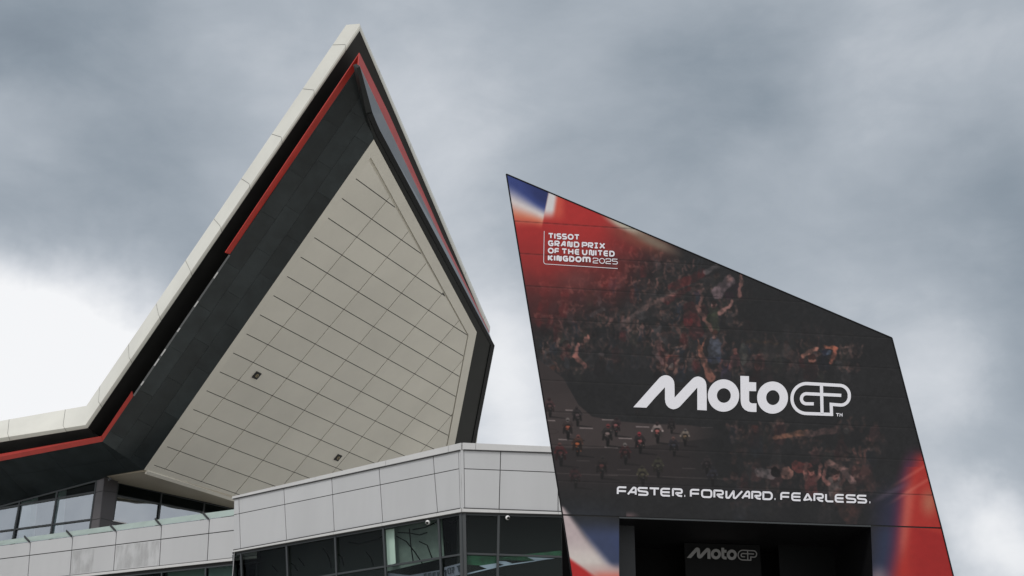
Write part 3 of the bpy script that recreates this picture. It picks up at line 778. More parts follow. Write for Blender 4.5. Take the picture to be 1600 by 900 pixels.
def cap(x1, y1, x2, y2, r1, r2, col, a=1.0, soft=1.2):
    m = max(r1, r2) + 3
    ya, yb, xa, xb = [int(v) for v in (max(0, min(y1, y2) - m - Y0), min(PHei, max(y1, y2) + m - Y0 + 1), max(0, min(x1, x2) - m - X0), min(PWid, max(x1, x2) + m - X0 + 1))]
    if ya >= yb or xa >= xb: return
    X_, Y_ = xx[ya:yb, xa:xb], yy[ya:yb, xa:xb]; dx, dy = x2 - x1, y2 - y1; l2 = dx * dx + dy * dy + 1e-6
    t = np.clip(((X_ - x1) * dx + (Y_ - y1) * dy) / l2, 0, 1); d = np.hypot(X_ - x1 - t * dx, Y_ - y1 - t * dy) - (r1 + (r2 - r1) * t)
    mm = ((1 - smooth(-soft * .5, soft * .5, d)) * a)[..., None]
    img[ya:yb, xa:xb] = img[ya:yb, xa:xb] * (1 - mm) + np.asarray(col, float) * mm
# soft tonal mottling
n1, n2, n3 = fbm(60, 4, 1), fbm(18, 3, 2), fbm(7, 2, 3)
img *= (1 + (n1 - .5) * .25)[..., None]
# --- grandstand crowd: layered figures
def person(x, y, s, skin, shirt, a, arms='up', hat=None, r=random):
    dark = [c * .35 for c in skin]
    cap(x, y + s * .9, x + r.uniform(-.2, .2) * s, y + s * 2.6, s * .85, s * 1.05, shirt, a)
    if arms in ('up', 'clap'):
        for sd in (-1, 1):
            ex, ey = x + sd * s * r.uniform(1.1, 1.5), y + s * r.uniform(.0, .9)
            hx, hy = (ex + sd * s * r.uniform(-.6, .2), ey - s * r.uniform(1.0, 1.7)) if arms == 'up' else (x + sd * s * .35, y + s * .4)
            cap(x + sd * s * .8, y + s * 1.2, ex, ey, s * .32, s * .28, skin, a); cap(ex, ey, hx, hy, s * .26, s * .2, skin, a)
            dot(hx, hy - s * .1, s * .28, s * .36, skin, a)
    dot(x, y + s * .65, s * .3, s * .4, dark, a * .8)
    dot(x, y, s * .52, s * .68, skin, a)
    dot(x, y - s * .38, s * .56, s * .42, hat or (22, 20, 20), a)
    dot(x + s * .1, y + s * .28, s * .16, s * .1, dark, a * .6); dot(x - s * .18, y - s * .02, s * .1, s * .07, dark, a * .6); dot(x + s * .24, y - s * .02, s * .1, s * .07, dark, a * .6)
crowd = random.Random(21)
skins = [(104, 74, 70), (92, 66, 62), (112, 84, 78), (80, 58, 56)]
shirts = [(52, 46, 48), (34, 34, 37), (70, 62, 64), (86, 36, 38), (44, 52, 66), (60, 58, 52), (30, 28, 30), (78, 72, 74)]
for row in range(12):
    for k in range(34):
        x = 846 + k * 15.5 + crowd.uniform(-6, 6) + (row % 2) * 7; y = 385 + row * 17 + crowd.uniform(-6, 6)
        if y < 272 + (x - 791) * .425 + 14 or x > 1345: continue
        dens = .55 if x < 1090 else .34
        if x > 1150 and y < 530: dens = .07
        if 920 < x < 1020 and 520 < y < 600: dens *= .35
        if y > 560 and x < 1000: dens *= .4
        if crowd.random() < .28: dens *= .3
        person(x, y, crowd.uniform(5, 8), crowd.choice(skins), crowd.choice(shirts), dens, crowd.choice(['up', 'up', 'clap', 'none']), r=crowd)
blend(.30 * smooth(.45, .7, n2), (24, 24, 26))
# rows of barriers running up to the right
for (x1, y1, x2, y2, col, a, w) in ((895, 520, 1085, 440, (70, 62, 62), .35, 3), (1010, 492, 1110, 440, (40, 38, 40), .6, 4), (1052, 448, 1098, 426, (82, 36, 38), .7, 7), (1040, 470, 1075, 452, (96, 34, 36), .55, 5), (925, 492, 942, 484, (96, 94, 96), .5, 3.5), (965, 512, 1010, 478, (104, 84, 82), .55, 4.5), (1005, 482, 1035, 466, (112, 86, 82), .55, 4), (1034, 468, 1056, 458, (118, 84, 80), .6, 3), (1104, 424, 1122, 415, (104, 96, 98), .6, 4), (1090, 405, 1090, 428, (58, 64, 72), .5, 1), (1096, 405, 1096, 425, (58, 64, 72), .5, 1)):
    cap(x1, y1, x2, y2, w, w * .8, col, a, 2.5)
S_ = (118, 84, 80)
# the readable figures
person(911, 536, 7, (110, 74, 70), (34, 32, 34), .55, 'none'); cap(898, 558, 903, 538, 3, 2.6, (124, 82, 76), .85); cap(898, 558, 913, 572, 3.2, 3.6, (124, 80, 74), .85); dot(915, 532, 4.2, 4.2, (128, 84, 76), .9); cap(917, 530, 918, 525, 1.2, 1, (128, 84, 76), .9)
person(862, 578, 9, (96, 66, 60), (40, 46, 50), .7, 'none', (66, 44, 38)); cap(872, 578, 866, 566, 2.6, 2, (96, 66, 60), .7)
dot(886, 568, 5, 9, (66, 68, 74), .6, -.3); person(938, 556, 9, (58, 46, 46), (30, 28, 30), .6, 'none', (74, 68, 70))
person(1114, 476, 9, (128, 92, 88), (54, 58, 48), .85, 'none', (30, 24, 24)); cap(1123, 490, 1138, 478, 3.5, 3, S_, .9); cap(1138, 478, 1145, 470, 2.6, 2.2, S_, .9); dot(1114, 479, 2.6, 2, (58, 26, 26), .8); cap(1112, 496, 1118, 514, 5, 6, (58, 62, 50), .8); cap(1106, 494, 1104, 512, 3, 4, (36, 44, 32), .8)
cap(1120, 458, 1138, 440, 8, 9, (104, 86, 92), .75); cap(1138, 462, 1150, 446, 5, 5, (40, 34, 40), .8); dot(1140, 461, 7, 5, (50, 34, 44), .9); dot(1138, 436, 5, 6, (112, 84, 82), .75); cap(1154, 462, 1157, 436, 3.2, 2.8, (112, 78, 74), .8); dot(1158, 432, 3, 4, (112, 78, 74), .8)
cap(1078, 480, 1088, 520, 9, 11, (78, 38, 40), .7); person(1074, 488, 6.5, (110, 68, 64), (98, 34, 38), .6, 'none'); cap(1090, 478, 1110, 515, 3, 3, (116, 78, 72), .7)
cap(1095, 476, 1097, 462, 2.2, 2, (116, 80, 74), .7); dot(1092, 520, 5, 2, (150, 90, 90), .5)
person(1117, 523, 9, (122, 86, 80), (66, 69, 78), .85, 'none', (60, 40, 36)); cap(1117, 540, 1117, 560, 9, 10, (68, 72, 84), .85); cap(1105, 562, 1127, 562, 4, 4, (46, 52, 74), .6)
cap(1095, 552, 1110, 590, 4, 6, (118, 76, 66), .8); dot(1094, 545, 5, 6, (140, 84, 66), .85); cap(1092, 540, 1091, 532, 1.2, 1, (140, 84, 66), .85); cap(1098, 540, 1101, 530, 1.2, 1, (140, 84, 66), .85)
person(1048, 553, 7, (116, 66, 60), (48, 40, 44), .75, 'clap'); person(1049, 574, 8, (104, 76, 70), (44, 38, 40), .75, 'up', (110, 100, 98)); person(1134, 566, 8, (104, 66, 66), (48, 44, 60), .75, 'up', (50, 46, 50)); person(1150, 549, 7, (116, 70, 66), (70, 48, 52), .75, 'none', (120, 72, 66))
cap(1029, 533, 1031, 545, 3, 4, (116, 76, 74), .7); cap(1022, 550, 1034, 566, 2.5, 3, (104, 80, 80), .6)
person(1181, 574, 9, (92, 56, 54), (38, 30, 32), .7, 'none', (40, 30, 30)); dot(1162, 552, 6, 19, (64, 66, 64), .65); cap(1200, 550, 1226, 548, 12, 10, (56, 52, 52), .6, 4); cap(1236, 552, 1246, 580, 6, 4, (66, 54, 54), .6); cap(1168, 532, 1214, 536, 2, 2, (74, 58, 46), .5, 3)
person(1268, 560, 10, (128, 84, 74), (44, 34, 36), .8, 'none', (38, 26, 26)); cap(1254, 556, 1276, 543, 3, 2.5, (140, 92, 80), .85); cap(1290, 543, 1305, 545, 2.4, 3, (150, 86, 66), .9); cap(1306, 545, 1299, 568, 3.4, 2.4, (134, 76, 62), .85); person(1288, 552, 8, (50, 52, 66), (30, 32, 40), .7, 'none', (30, 32, 46)); dot(1294, 552, 4, 3, (80, 96, 120), .6); dot(1310, 566, 5, 3, (96, 92, 94), .6)
blend(smooth(1150, 1200, xx) * (1 - smooth(500, 530, yy)) * .55, (33, 34, 36))
# lower right crowd
for row in range(7):
    for k in range(15):
        x = 1150 + k * 16 + crowd.uniform(-6, 6); y = 665 + row * 19 + crowd.uniform(-6, 6)
        if crowd.random() < .35: continue
        person(x, y, crowd.uniform(7, 10), crowd.choice(skins), crowd.choice(shirts + [(96, 52, 54)]), .22 if y < 790 else .13, crowd.choice(['up', 'none', 'clap']), r=crowd)
cap(1212, 682, 1260, 676, 3.5, 4, (120, 80, 64), .7, 2); cap(1260, 678, 1305, 672, 5, 5, (100, 74, 72), .6, 2); dot(1322, 673, 5, 5, (66, 62, 62), .8); person(1180, 670, 9, (88, 56, 54), (40, 34, 36), .5, 'none', (70, 40, 38))
cap(1186, 738, 1206, 742, 8, 8, (90, 82, 84), .75); dot(1212, 738, 7, 8, (20, 18, 20), .9, -.6); dot(1229, 740, 10, 11, (126, 86, 78), .85); dot(1226, 743, 3, 2, (50, 30, 30), .8)
cap(1246, 728, 1262, 732, 9, 8, (106, 52, 50), .65); person(1268, 738, 10, (124, 80, 74), (88, 50, 50), .7, 'up'); person(1305, 742, 12, (116, 76, 72), (106, 90, 88), .7, 'up'); cap(1296, 722, 1322, 738, 4, 5, (112, 84, 80), .7); cap(1335, 752, 1318, 736, 5, 4, (120, 92, 90), .7)
cap(1340, 722, 1332, 702, 3, 2, (104, 68, 64), .6); cap(1345, 722, 1342, 698, 3, 2, (104, 68, 64), .6); cap(1350, 724, 1352, 702, 3, 2, (104, 68, 64), .6); cap(1352, 735, 1362, 760, 7, 8, (78, 56, 54), .5, 3); cap(1310, 775, 1325, 800, 10, 14, (74, 50, 46), .55, 4); cap(1340, 790, 1330, 815, 8, 9, (64, 46, 46), .5, 4)
blend(smooth(0, 1, 1 - np.hypot((xx - 1190) / 90, (yy - 790) / 34)) * .8, (37, 37, 39)); blend(smooth(0, .6, 1 - np.hypot((xx - 1170) / 120, (yy - 775) / 14)) * .6, (37, 37, 39))
def warp(amp1, s1, amp2, s2, seed):
    global img
    dx = (fbm(s1, 2, seed) - .5) * amp1 + (fbm(s2, 2, seed + 1) - .5) * amp2; dy = (fbm(s1, 2, seed + 2) - .5) * amp1 + (fbm(s2, 2, seed + 3) - .5) * amp2
    fx, fy = np.clip(xx - X0 + dx, 0, PWid - 2), np.clip(yy - Y0 + dy, 0, PHei - 2); ix, iy = fx.astype(int), fy.astype(int); tx, ty = (fx - ix)[..., None], (fy - iy)[..., None]
    img = (img[iy, ix] * (1 - tx) + img[iy, ix + 1] * tx) * (1 - ty) + (img[iy + 1, ix] * (1 - tx) + img[iy + 1, ix + 1] * tx) * ty
warp(6, 12, 3, 4, 40)
dark_ = np.array([34, 34, 36.]); gm = (.55 + .75 * smooth(.3, .72, fbm(8, 3, 50)))[..., None]
img = dark_ + (img - dark_) * gm; gy = img.mean(-1, keepdims=True); img = gy + (img - gy) * .85
img *= (.90 + .22 * fbm(4, 2, 60))[..., None]
# --- race track with riders
ytop = np.interp(xx, [840, 880, 904, 925, 960, 1010, 1080, 1130], [560, 590, 632, 650, 657, 661, 664, 672])
ybot = np.interp(xx, [840, 900, 990, 1050, 1100, 1130], [698, 701, 699, 692, 686, 682])
tr = smooth(0, 1.6, yy - ytop) * (1 - smooth(1050, 1135, xx))
blend(tr * (yy < 780) * (1 - smooth(735, 790, yy)), (46, 41, 42)); blend(tr * (1 - smooth(-1, 1, yy - ybot)) * (.95 - .35 * (1 - smooth(600, 640, yy))), (66, 58, 58))
img *= (1 + (n2 - .5) * .06)[..., None]
for x, y, w in ((858, 657, 9), (892, 641, 8), (916, 669, 10), (950, 656, 9), (1004, 667, 10), (977, 685, 10), (884, 687, 11), (955, 699, 10)):
    cap(x - w, y - w * .04, x + w, y + w * .04, .7, .7, (140, 128, 128), .85, 1)
for x, y, w in ((911, 720, 10), (975, 734, 10), (1076, 732, 10), (1105, 668, 9), (885, 740, 80), (1040, 745, 90)):
    cap(x - w, y - w * .04, x + w, y + w * .04, .5, .5, (92, 84, 84), .6, 1)
for t0 in np.linspace(0, 5.6, 30): dot(860 + 12 * math.cos(t0), 674 + 3.6 * math.sin(t0), 1, .8, (50, 42, 42), .5)
rr_n = random.Random(3)
def rider(x, y, s, c1, c2, helm, a):
    s *= 1.38; lean = rr_n.uniform(-.12, .12) * s; d = lambda c, k: [v * k for v in c]
    cap(x + s * .1, y + s * 1.25, x + s * 1.7, y + s * 1.42, s * .10, s * .05, (24, 22, 23), a * .8)
    dot(x + s * .05, y + s * .85, s * .17, s * .5, (14, 13, 14), a, .08)
    cap(x + lean, y - s * .2, x, y + s * .5, s * .42, s * .26, (24, 22, 23), a)
    for sd in (-1, 1):
        cap(x + sd * s * .34, y + s * .15, x + sd * s * .42, y + s * .62, s * .13, s * .10, d(c1, .45), a)
        cap(x + sd * s * .28 + lean, y - s * .42, x + sd * s * .52, y - s * .02, s * .15, s * .11, d(c1, .85), a)
        dot(x + sd * s * .55, y + s * .02, s * .09, s * .09, d(c1, 1.2), a)
    cap(x - s * .2 + lean, y - s * .45, x + s * .2 + lean, y - s * .45, s * .17, s * .17, c1, a)
    dot(x, y + s * .02, s * .22, s * .13, c2, a); dot(x - s * .05, y + s * .24, s * .16, s * .09, d(c2, .6), a); dot(x + s * .08, y + s * .4, s * .08, s * .06, (120, 112, 110), a * .6)
    dot(x + lean, y - s * .72, s * .19, s * .22, d(helm, .9), a); dot(x + lean, y - s * .66, s * .14, s * .07, (18, 16, 18), a)
    for _ in range(7): dot(x + rr_n.uniform(-.4, .4) * s, y + rr_n.uniform(-.3, .8) * s, s * .06, s * .06, rr_n.choice([(20, 18, 20), (110, 96, 92), c2, (60, 52, 52)]), a * .7)
for r_ in ((859, 634, 10, (78, 56, 58), (96, 70, 70), (60, 40, 42), .85), (902, 648, 10, (46, 42, 44), (92, 78, 80), (50, 44, 46), .9), (887, 667, 11, (62, 52, 52), (150, 82, 62), (120, 112, 110), .95), (902, 693, 11, (70, 50, 44), (156, 84, 52), (116, 70, 66), .95),
            (962, 664, 10, (60, 48, 50), (140, 84, 84), (50, 40, 42), .9), (949, 677, 11.5, (50, 46, 46), (120, 104, 102), (116, 56, 58), .97), (1000, 689, 11, (44, 38, 40), (132, 76, 76), (150, 52, 62), .97), (1027, 673, 11, (128, 116, 114), (150, 84, 80), (60, 48, 50), .95), (1049, 662, 8.5, (42, 38, 40), (54, 48, 50), (44, 40, 42), .8),
            (1070, 681, 9, (118, 108, 100), (140, 116, 88), (100, 96, 96), .85), (1053, 695, 10, (44, 42, 48), (58, 60, 72), (120, 88, 82), .8), (876, 707, 12, (78, 38, 40), (86, 44, 46), (104, 70, 68), .8), (977, 706, 11, (64, 38, 40), (78, 46, 46), (128, 122, 120), .8), (940, 727, 12, (48, 42, 42), (98, 58, 56), (58, 54, 54), .75),
            (899, 743, 11, (64, 42, 44), (74, 48, 50), (50, 40, 42), .6), (1004, 741, 11, (78, 74, 60), (90, 86, 68), (66, 62, 54), .75), (1028, 727, 11, (66, 64, 54), (80, 80, 66), (60, 58, 50), .7), (1104, 724, 10, (56, 50, 52), (62, 54, 58), (60, 54, 56), .6), (1113, 742, 10, (52, 52, 60), (62, 62, 74), (50, 50, 56), .6), (996, 644, 5, (44, 40, 42), (58, 54, 54), (50, 44, 46), .6)):
    rider(*r_)
# --- red sweep, white flare and blue corner, top left
sw = 1 - smooth(.42, 1.28, np.hypot((xx - 838) / 205, (yy - 338) / np.where(yy > 338, 150, 400)) + (n1 - .5) * .35)
sw = np.maximum(sw, (1 - smooth(.2, 1.0, (xx - 800 + (yy - 300) * .1) / 110.)) * (1 - smooth(380, 470, yy)))
sw = sw * (1 - .7 * smooth(.3, .9, (xx - 880) / 220) * smooth(385, 430, yy))
redc = np.stack([160 - 28 * smooth(330, 450, yy) + 6 * (n1 - .5), 38 + 6 * n1, 38 + 4 * n1], -1)
img = img * (1 - sw[..., None]) + redc * sw[..., None]
u_ = smooth(.0, 1, 1 - np.hypot((xx - 1000) / 75, (yy - 372 - (xx - 1000) * .42) / 28))
blend(u_ * .75, (128, 78, 62))
flare = smooth(0, .75, 1 - np.hypot((xx - 968 - 8) / 46, (yy - 346 - (xx - 968) * .44) / 15.)); blend(flare, (172, 166, 152)); 
flare = smooth(0, .9, 1 - np.hypot((xx - 1022) / 55, (yy - 378 - (xx - 1022) * .44) / 14.)); blend(flare * .8, (124, 114, 100))
k = smooth(0, 1, (xx - 791) / 60); yb_ = 312 + (xx - 795) * .46
t_ = (yy - yb_) / (1.15 - .55 * k)
inL = (1 - smooth(-1, 1, xx - (857.5 - (yy - 300) * .2)))
msk = inL * (1 - smooth(14, 40, t_)); blend(msk, (196, 110, 84)); msk = inL * (1 - smooth(-2, 22, t_)); blend(msk, (198, 190, 190)); msk = inL * (1 - smooth(-26, 2, t_)); blend(msk, (52, 66, 124)); msk = inL * (1 - smooth(-44, -18, t_)) * smooth(800, 850, xx) ; blend(msk * .7, (34, 44, 92))
inR = smooth(-1, 1, xx - (857.5 - (yy - 300) * .2)); fd = (1 - smooth(330, 352, yy))
blend(inR * (1 - smooth(872, 888, xx)) * fd * .6, (200, 96, 74)); blend(inR * (1 - smooth(863, 872, xx + (yy - 320) * .15)) * (1 - smooth(326, 346, yy)), (196, 194, 196))
blend(smooth(0, 1, 1 - np.hypot((xx - 900) / 50, (yy - 436) / 26)) * .25, (96, 92, 90))
# --- lower left leg colours
dl = (xx - 878) - (yy - 792) * .64                     # right of the diagonal when positive
low = smooth(790, 800, yy) * (1 - smooth(965, 985, xx))
blend(smooth(770, 815, yy) * (1 - smooth(930, 1000, xx)) * .5, (46, 52, 64))
blend(smooth(806, 840, yy) * smooth(0, 12, dl) * (1 - smooth(966, 970, xx)), (58, 68, 98)); blend(smooth(825, 885, yy) * smooth(30, 78, dl) * (1 - smooth(966, 970, xx)), (44, 60, 116))
wm = smooth(788, 794, yy) * (1 - smooth(-3, 9 + (yy - 800) * .22, dl)) * (1 - smooth(966, 970, xx)); blend(wm, (172, 158, 160)); blend(wm * smooth(835, 880, yy), (192, 184, 180))
lw = smooth(876, 892, yy) * (1 - smooth(966, 970, xx)); blend(lw * .9, (176, 150, 146))
rl = smooth(-2, 7, yy - (871 + (xx - 891) * .72)) * (1 - smooth(925, 960, xx)); blend(rl * (xx < 968), (164, 36, 36)); blend(smooth(888, 903, yy) * smooth(915, 940, xx) * (1 - smooth(966, 970, xx)) * .8, (196, 96, 84))
blend(smooth(0, 1, 1 - np.hypot((xx - 983) / 20, (yy - 806) / 9)) * (xx > 978) * .8, (104, 86, 88))
# --- lower right corner colours
cx = np.interp(yy, [700, 740, 780, 825, 860, 900], [1424, 1412, 1404, 1400, 1396, 1388])
blue = smooth(-55, -8, xx - cx) * smooth(735, 800, yy); blend(blue * .75, (48, 50, 78)); blend(smooth(-44, -12, xx - cx) * smooth(815, 840, yy) * .6, (48, 60, 88))
blend(smooth(-16, 6, xx - cx) * smooth(690, 730, yy) * .8, (98, 46, 76))
rd = smooth(-6, 22, xx - cx - (yy < 730) * 6) * smooth(694, 715, yy + (xx - 1424) * -.3); blend(rd, (158, 44, 38))
blend(rd * smooth(0, 1, 1 - np.abs(xx - (1418 + (yy - 780) * -.12)) / 17) * smooth(740, 780, yy) * (1 - smooth(835, 890, yy)) * .6, (190, 108, 92))
blend(rd * smooth(0, 1, 1 - np.hypot((xx - 1452) / 22, (yy - 785) / 34)) * .7, (166, 112, 88))
blend(rd * smooth(0, 9, yy - (1425 - xx) * -.25 - 818) * smooth(1408, 1440, xx) * .6, (140, 26, 28))
for a0, b0, al in ((728, 742, .3), (752, 750, .35)):
    c_line = a0 - (xx - 1423) * .62; blend(smooth(0, 1, 1 - np.abs(yy - c_line - 14) / 5.5) * smooth(1380, 1420, xx) * al, (196, 120, 104))
blend(smooth(0, 1, 1 - np.abs(yy - (770 - (xx - 1390) * .5)) / 8) * smooth(1350, 1385, xx) * (1 - smooth(1400, 1430, xx)) * .35, (120, 100, 120))
blend(smooth(0, 1, 1 - np.hypot((xx - 1373) / 26, (yy - 903) / 28)) * .7, (146, 124, 128)); 
img *= (1 + (n3 - .5) * .05)[..., None]
# --- joints between the printed boards
seam_y = [345, 395, 445, 495, 544, 591, 640, 692, 748]
for i, y0 in enumerate(seam_y):
    ys = y0 + (1339 - y0) / 15200 * (xx - 800); img *= (1 - .30 * (1 - smooth(.35, 1.1, np.abs(yy - ys))))[..., None]
    blend((1 - smooth(.3, 1.0, np.abs(yy - ys - 1.6))) * .08, (160, 150, 150))
print_rgb = np.clip(img, 2, 250)
PRINT_GAIN = .74
lum_ = smooth(70, 170, print_rgb.max(-1, keepdims=True)); print_lin = np.clip(lin(print_rgb) * (PRINT_GAIN + .26 * lum_), 0, .85)
def sample(x, y):
    fx, fy = np.clip(x - X0, 0, PWid - 1.01), np.clip(y - Y0, 0, PHei - 1.01); ix, iy = fx.astype(int), fy.astype(int); tx, ty = (fx - ix)[..., None], (fy - iy)[..., None]
    return (print_lin[iy, ix] * (1 - tx) + print_lin[iy, ix + 1] * tx) * (1 - ty) + (print_lin[iy + 1, ix] * (1 - tx) + print_lin[iy + 1, ix + 1] * tx) * ty
pm = bpy.data.materials.new('printed_vinyl'); pm.use_nodes = True; t = pm.node_tree; b = t.nodes['Principled BSDF']
at = t.nodes.new('ShaderNodeAttribute'); at.attribute_name = 'print'; t.links.new(at.outputs['Color'], b.inputs['Base Color']); b.inputs['Roughness'].default_value = .42; b.inputs['Specular IOR Level'].default_value = .22
tcn = t.nodes.new('ShaderNodeTexCoord'); nn = t.nodes.new('ShaderNodeTexNoise'); nn.inputs['Scale'].default_value = .8; nn.inputs['Detail'].default_value = 3; t.links.new(tcn.outputs['Object'], nn.inputs[0])
bp = t.nodes.new('ShaderNodeBump'); bp.inputs['Strength'].default_value = .12; bp.inputs['Distance'].default_value = .05; t.links.new(nn.outputs['Fac'], bp.inputs['Height']); t.links.new(bp.outputs[0], b.inputs['Normal'])
CF = np.array(EYEV); nTn = np.array(nT); Tp = np.array(T.p)
def project(p):                                        # world points to print coordinates (the artwork's own layout)
    d = p - CF; c, s = math.cos(PITCH), math.sin(PITCH)
    fwd = d[..., 1] * c + d[..., 2] * s; up = -d[..., 1] * s + d[..., 2] * c
    return 800 + F * d[..., 0] / fwd, 450 - F * up / fwd
def printed(name, a, b_, c_, d_, nx, ny, label=None):
    """a top-left, b top-right, c bottom-right, d bottom-left"""
    off = world_loc(tower)
    s, t_2 = np.meshgrid(np.linspace(0, 1, nx), np.linspace(0, 1, ny))
    A, B, C_, D = [np.array(v) for v in (a, b_, c_, d_)]
    p = (A * (1 - s)[..., None] + B * s[..., None]) * (1 - t_2)[..., None] + (D * (1 - s)[..., None] + C_ * s[..., None]) * t_2[..., None]
    px, py = project(p); col = np.concatenate([sample(px, py), np.ones(px.shape + (1,))], -1)
    verts = (p - np.array(off)).reshape(-1, 3); idx = np.arange(nx * ny).reshape(ny, nx)
    quads = np.stack([idx[:-1, :-1], idx[1:, :-1], idx[1:, 1:], idx[:-1, 1:]], -1).reshape(-1, 4)
    me = bpy.data.meshes.new(name); me.vertices.add(len(verts)); me.vertices.foreach_set('co', verts.ravel())
    me.loops.add(quads.size); me.loops.foreach_set('vertex_index', quads.ravel().astype(np.int32))
    me.polygons.add(len(quads)); me.polygons.foreach_set('loop_start', (np.arange(len(quads)) * 4).astype(np.int32)); me.update(calc_edges=True)
    ca = me.color_attributes.new('print', 'FLOAT_COLOR', 'POINT'); ca.data.foreach_set('color', col.astype(np.float32).ravel())
    me.materials.append(pm); o = bpy.data.objects.new(name, me); COL.objects.link(o); o.parent = tower
    if label: o['label'] = label
    return o
g_ = UP * .012
printed('printed_face', q3['TL'], q3['TR'], q3['SR'] + g_, q3['SL'] + g_, 660, 560, 'dark printed face with a crowd, racing motorcycles, and red white and blue corners')
# legs: upper stretch in view is finely printed, lower stretch runs to the ground
zL = (q3['BL'].z)
printed('printed_leg', q3['SL'] - g_, q3['SOL'] - g_, q3['OBL'], q3['BL'], 100, 110, 'left leg printed blue and pale over red')
printed('printed_leg', q3['SOR'] - g_, q3['SR'] - g_, q3['BR'], q3['OBR'], 120, 90, 'right leg printed dark blue and red')
bl0, ol0 = zat(lerp(q3['BL'], q3['OBL'], .25), 0), zat(q3['OBL'], 0); or0 = zat(q3['OBR'], 0); br0 = zat(q3['BR'] + TD_ * .6, 0)
printed('lower_leg', q3['BL'], q3['OBL'], ol0, bl0, 20, 20); printed('lower_leg', q3['OBR'], q3['BR'], br0, or0, 20, 20)
# shell behind the printed boards (tapering back so that only the face shows)
loop = [q3[k] for k in ('TL', 'TR', 'SR', 'BR')] + [br0, or0, q3['OBR'], q3['OR'], q3['OL'], q3['OBL'], ol0, bl0, q3['BL'], q3['SL']]
cen = (q3['TL'] + q3['TR'] + q3['SL'] + q3['SR']) / 4
bm = bmesh.new(); DEP = 2.6
outer_idx = {0, 1, 2, 3, 4, 11, 12, 13}
fr, bk = [], []
for i, p in enumerate(loop):
    f_ = p - nT * .012
    b2 = p - nT * DEP
    if i in outer_idx:
        sh = TD_ * (1.15 if (p - cen).dot(TD_) < 0 else -.6)
        if i in (0, 1): sh = sh - UP * .55
        b2 = b2 + sh
    fr.append(bm.verts.new(f_)); bk.append(bm.verts.new(b2))
k_ = len(loop)
for i in range(k_): bm.faces.new((fr[i], bk[i], bk[(i + 1) % k_], fr[(i + 1) % k_]))
bm.faces.new(bk[::-1])
e = build('shell', bm, 'tower_dark', tower)
bm = bmesh.new(); face(bm, [p - nT * .013 for p in (q3['TL'], q3['TR'], q3['SR'], q3['SL'])]); face(bm, [p - nT * .013 for p in (q3['SL'], q3['SR'], q3['OR'], q3['OL'])]); build('face_backing', bm, 'black', tower)
# metal edge trim round the face
bm = bmesh.new()
for a, b_ in (('TL', 'TR'), ('TR', 'SR'), ('SR', 'BR'), ('TL', 'SL'), ('SL', 'BL')): bar(bm, q3[a], q3[b_], .022, nT, .006)
build('edge_trim', bm, 'tower_dark', tower)
bm = bmesh.new(); slab(bm, [p + nT * .01 for p in (q3['SOL'], q3['SOR'], q3['OR'], q3['OL'])], nT, .05); build('lintel_trim', bm, 'frame', tower)
# dark inside of the gateway
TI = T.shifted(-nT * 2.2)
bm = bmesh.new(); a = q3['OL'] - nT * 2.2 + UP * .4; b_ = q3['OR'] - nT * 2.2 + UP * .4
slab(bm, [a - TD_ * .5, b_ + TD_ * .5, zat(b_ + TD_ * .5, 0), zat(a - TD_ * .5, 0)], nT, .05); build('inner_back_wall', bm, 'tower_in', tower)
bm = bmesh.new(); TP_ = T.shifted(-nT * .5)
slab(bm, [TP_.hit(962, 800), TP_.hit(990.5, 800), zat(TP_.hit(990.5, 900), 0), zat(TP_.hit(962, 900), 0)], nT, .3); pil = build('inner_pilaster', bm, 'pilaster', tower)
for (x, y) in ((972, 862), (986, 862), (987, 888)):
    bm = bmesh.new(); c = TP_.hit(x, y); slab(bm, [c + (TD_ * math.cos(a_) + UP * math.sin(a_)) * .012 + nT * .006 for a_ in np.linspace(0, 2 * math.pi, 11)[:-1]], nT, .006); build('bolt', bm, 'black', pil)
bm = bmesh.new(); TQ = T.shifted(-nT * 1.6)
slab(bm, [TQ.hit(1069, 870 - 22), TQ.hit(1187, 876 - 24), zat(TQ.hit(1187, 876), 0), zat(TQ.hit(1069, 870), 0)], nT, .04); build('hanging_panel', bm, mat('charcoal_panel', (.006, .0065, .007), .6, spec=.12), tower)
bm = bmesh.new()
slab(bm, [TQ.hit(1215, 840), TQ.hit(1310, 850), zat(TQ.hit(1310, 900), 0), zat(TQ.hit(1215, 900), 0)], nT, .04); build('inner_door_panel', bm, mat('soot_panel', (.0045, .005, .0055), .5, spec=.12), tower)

# ---------------------------------------------------------------- lettering
def fillet(pts, r, closed=False, seg=6):
    out = []; n_ = len(pts)
    for i in range(n_):
        if not closed and i in (0, n_ - 1): out.append(np.array(pts[i], float)); continue
        p, a, b_ = np.array(pts[i], float), np.array(pts[i - 1], float), np.array(pts[(i + 1) % n_], float)
        ra = r[i] if isinstance(r, (list, tuple)) else r
        da, db = a - p, b_ - p; la, lb = np.hypot(*da), np.hypot(*db); da /= la; db /= lb
        if ra <= 0: out.append(p); continue
        cosv = np.clip(da @ db, -1, 1); ang = math.acos(cosv)
        if ang > 3.1: out.append(p); continue
        tl = min(ra / math.tan(ang / 2), la * .499, lb * .499)
        s0, s1 = p + da * tl, p + db * tl
        rr3 = tl * math.tan(ang / 2); bis = (da + db); bis /= np.hypot(*bis); c = p + bis * (rr3 / math.sin(ang / 2))
        a0 = math.atan2(*(s0 - c)[::-1]); a1 = math.atan2(*(s1 - c)[::-1]); dlt = (a1 - a0 + math.pi) % (2 * math.pi) - math.pi
        for j in range(seg + 1): th = a0 + dlt * j / seg; out.append(c + rr3 * np.array([math.cos(th), math.sin(th)]))
    return out
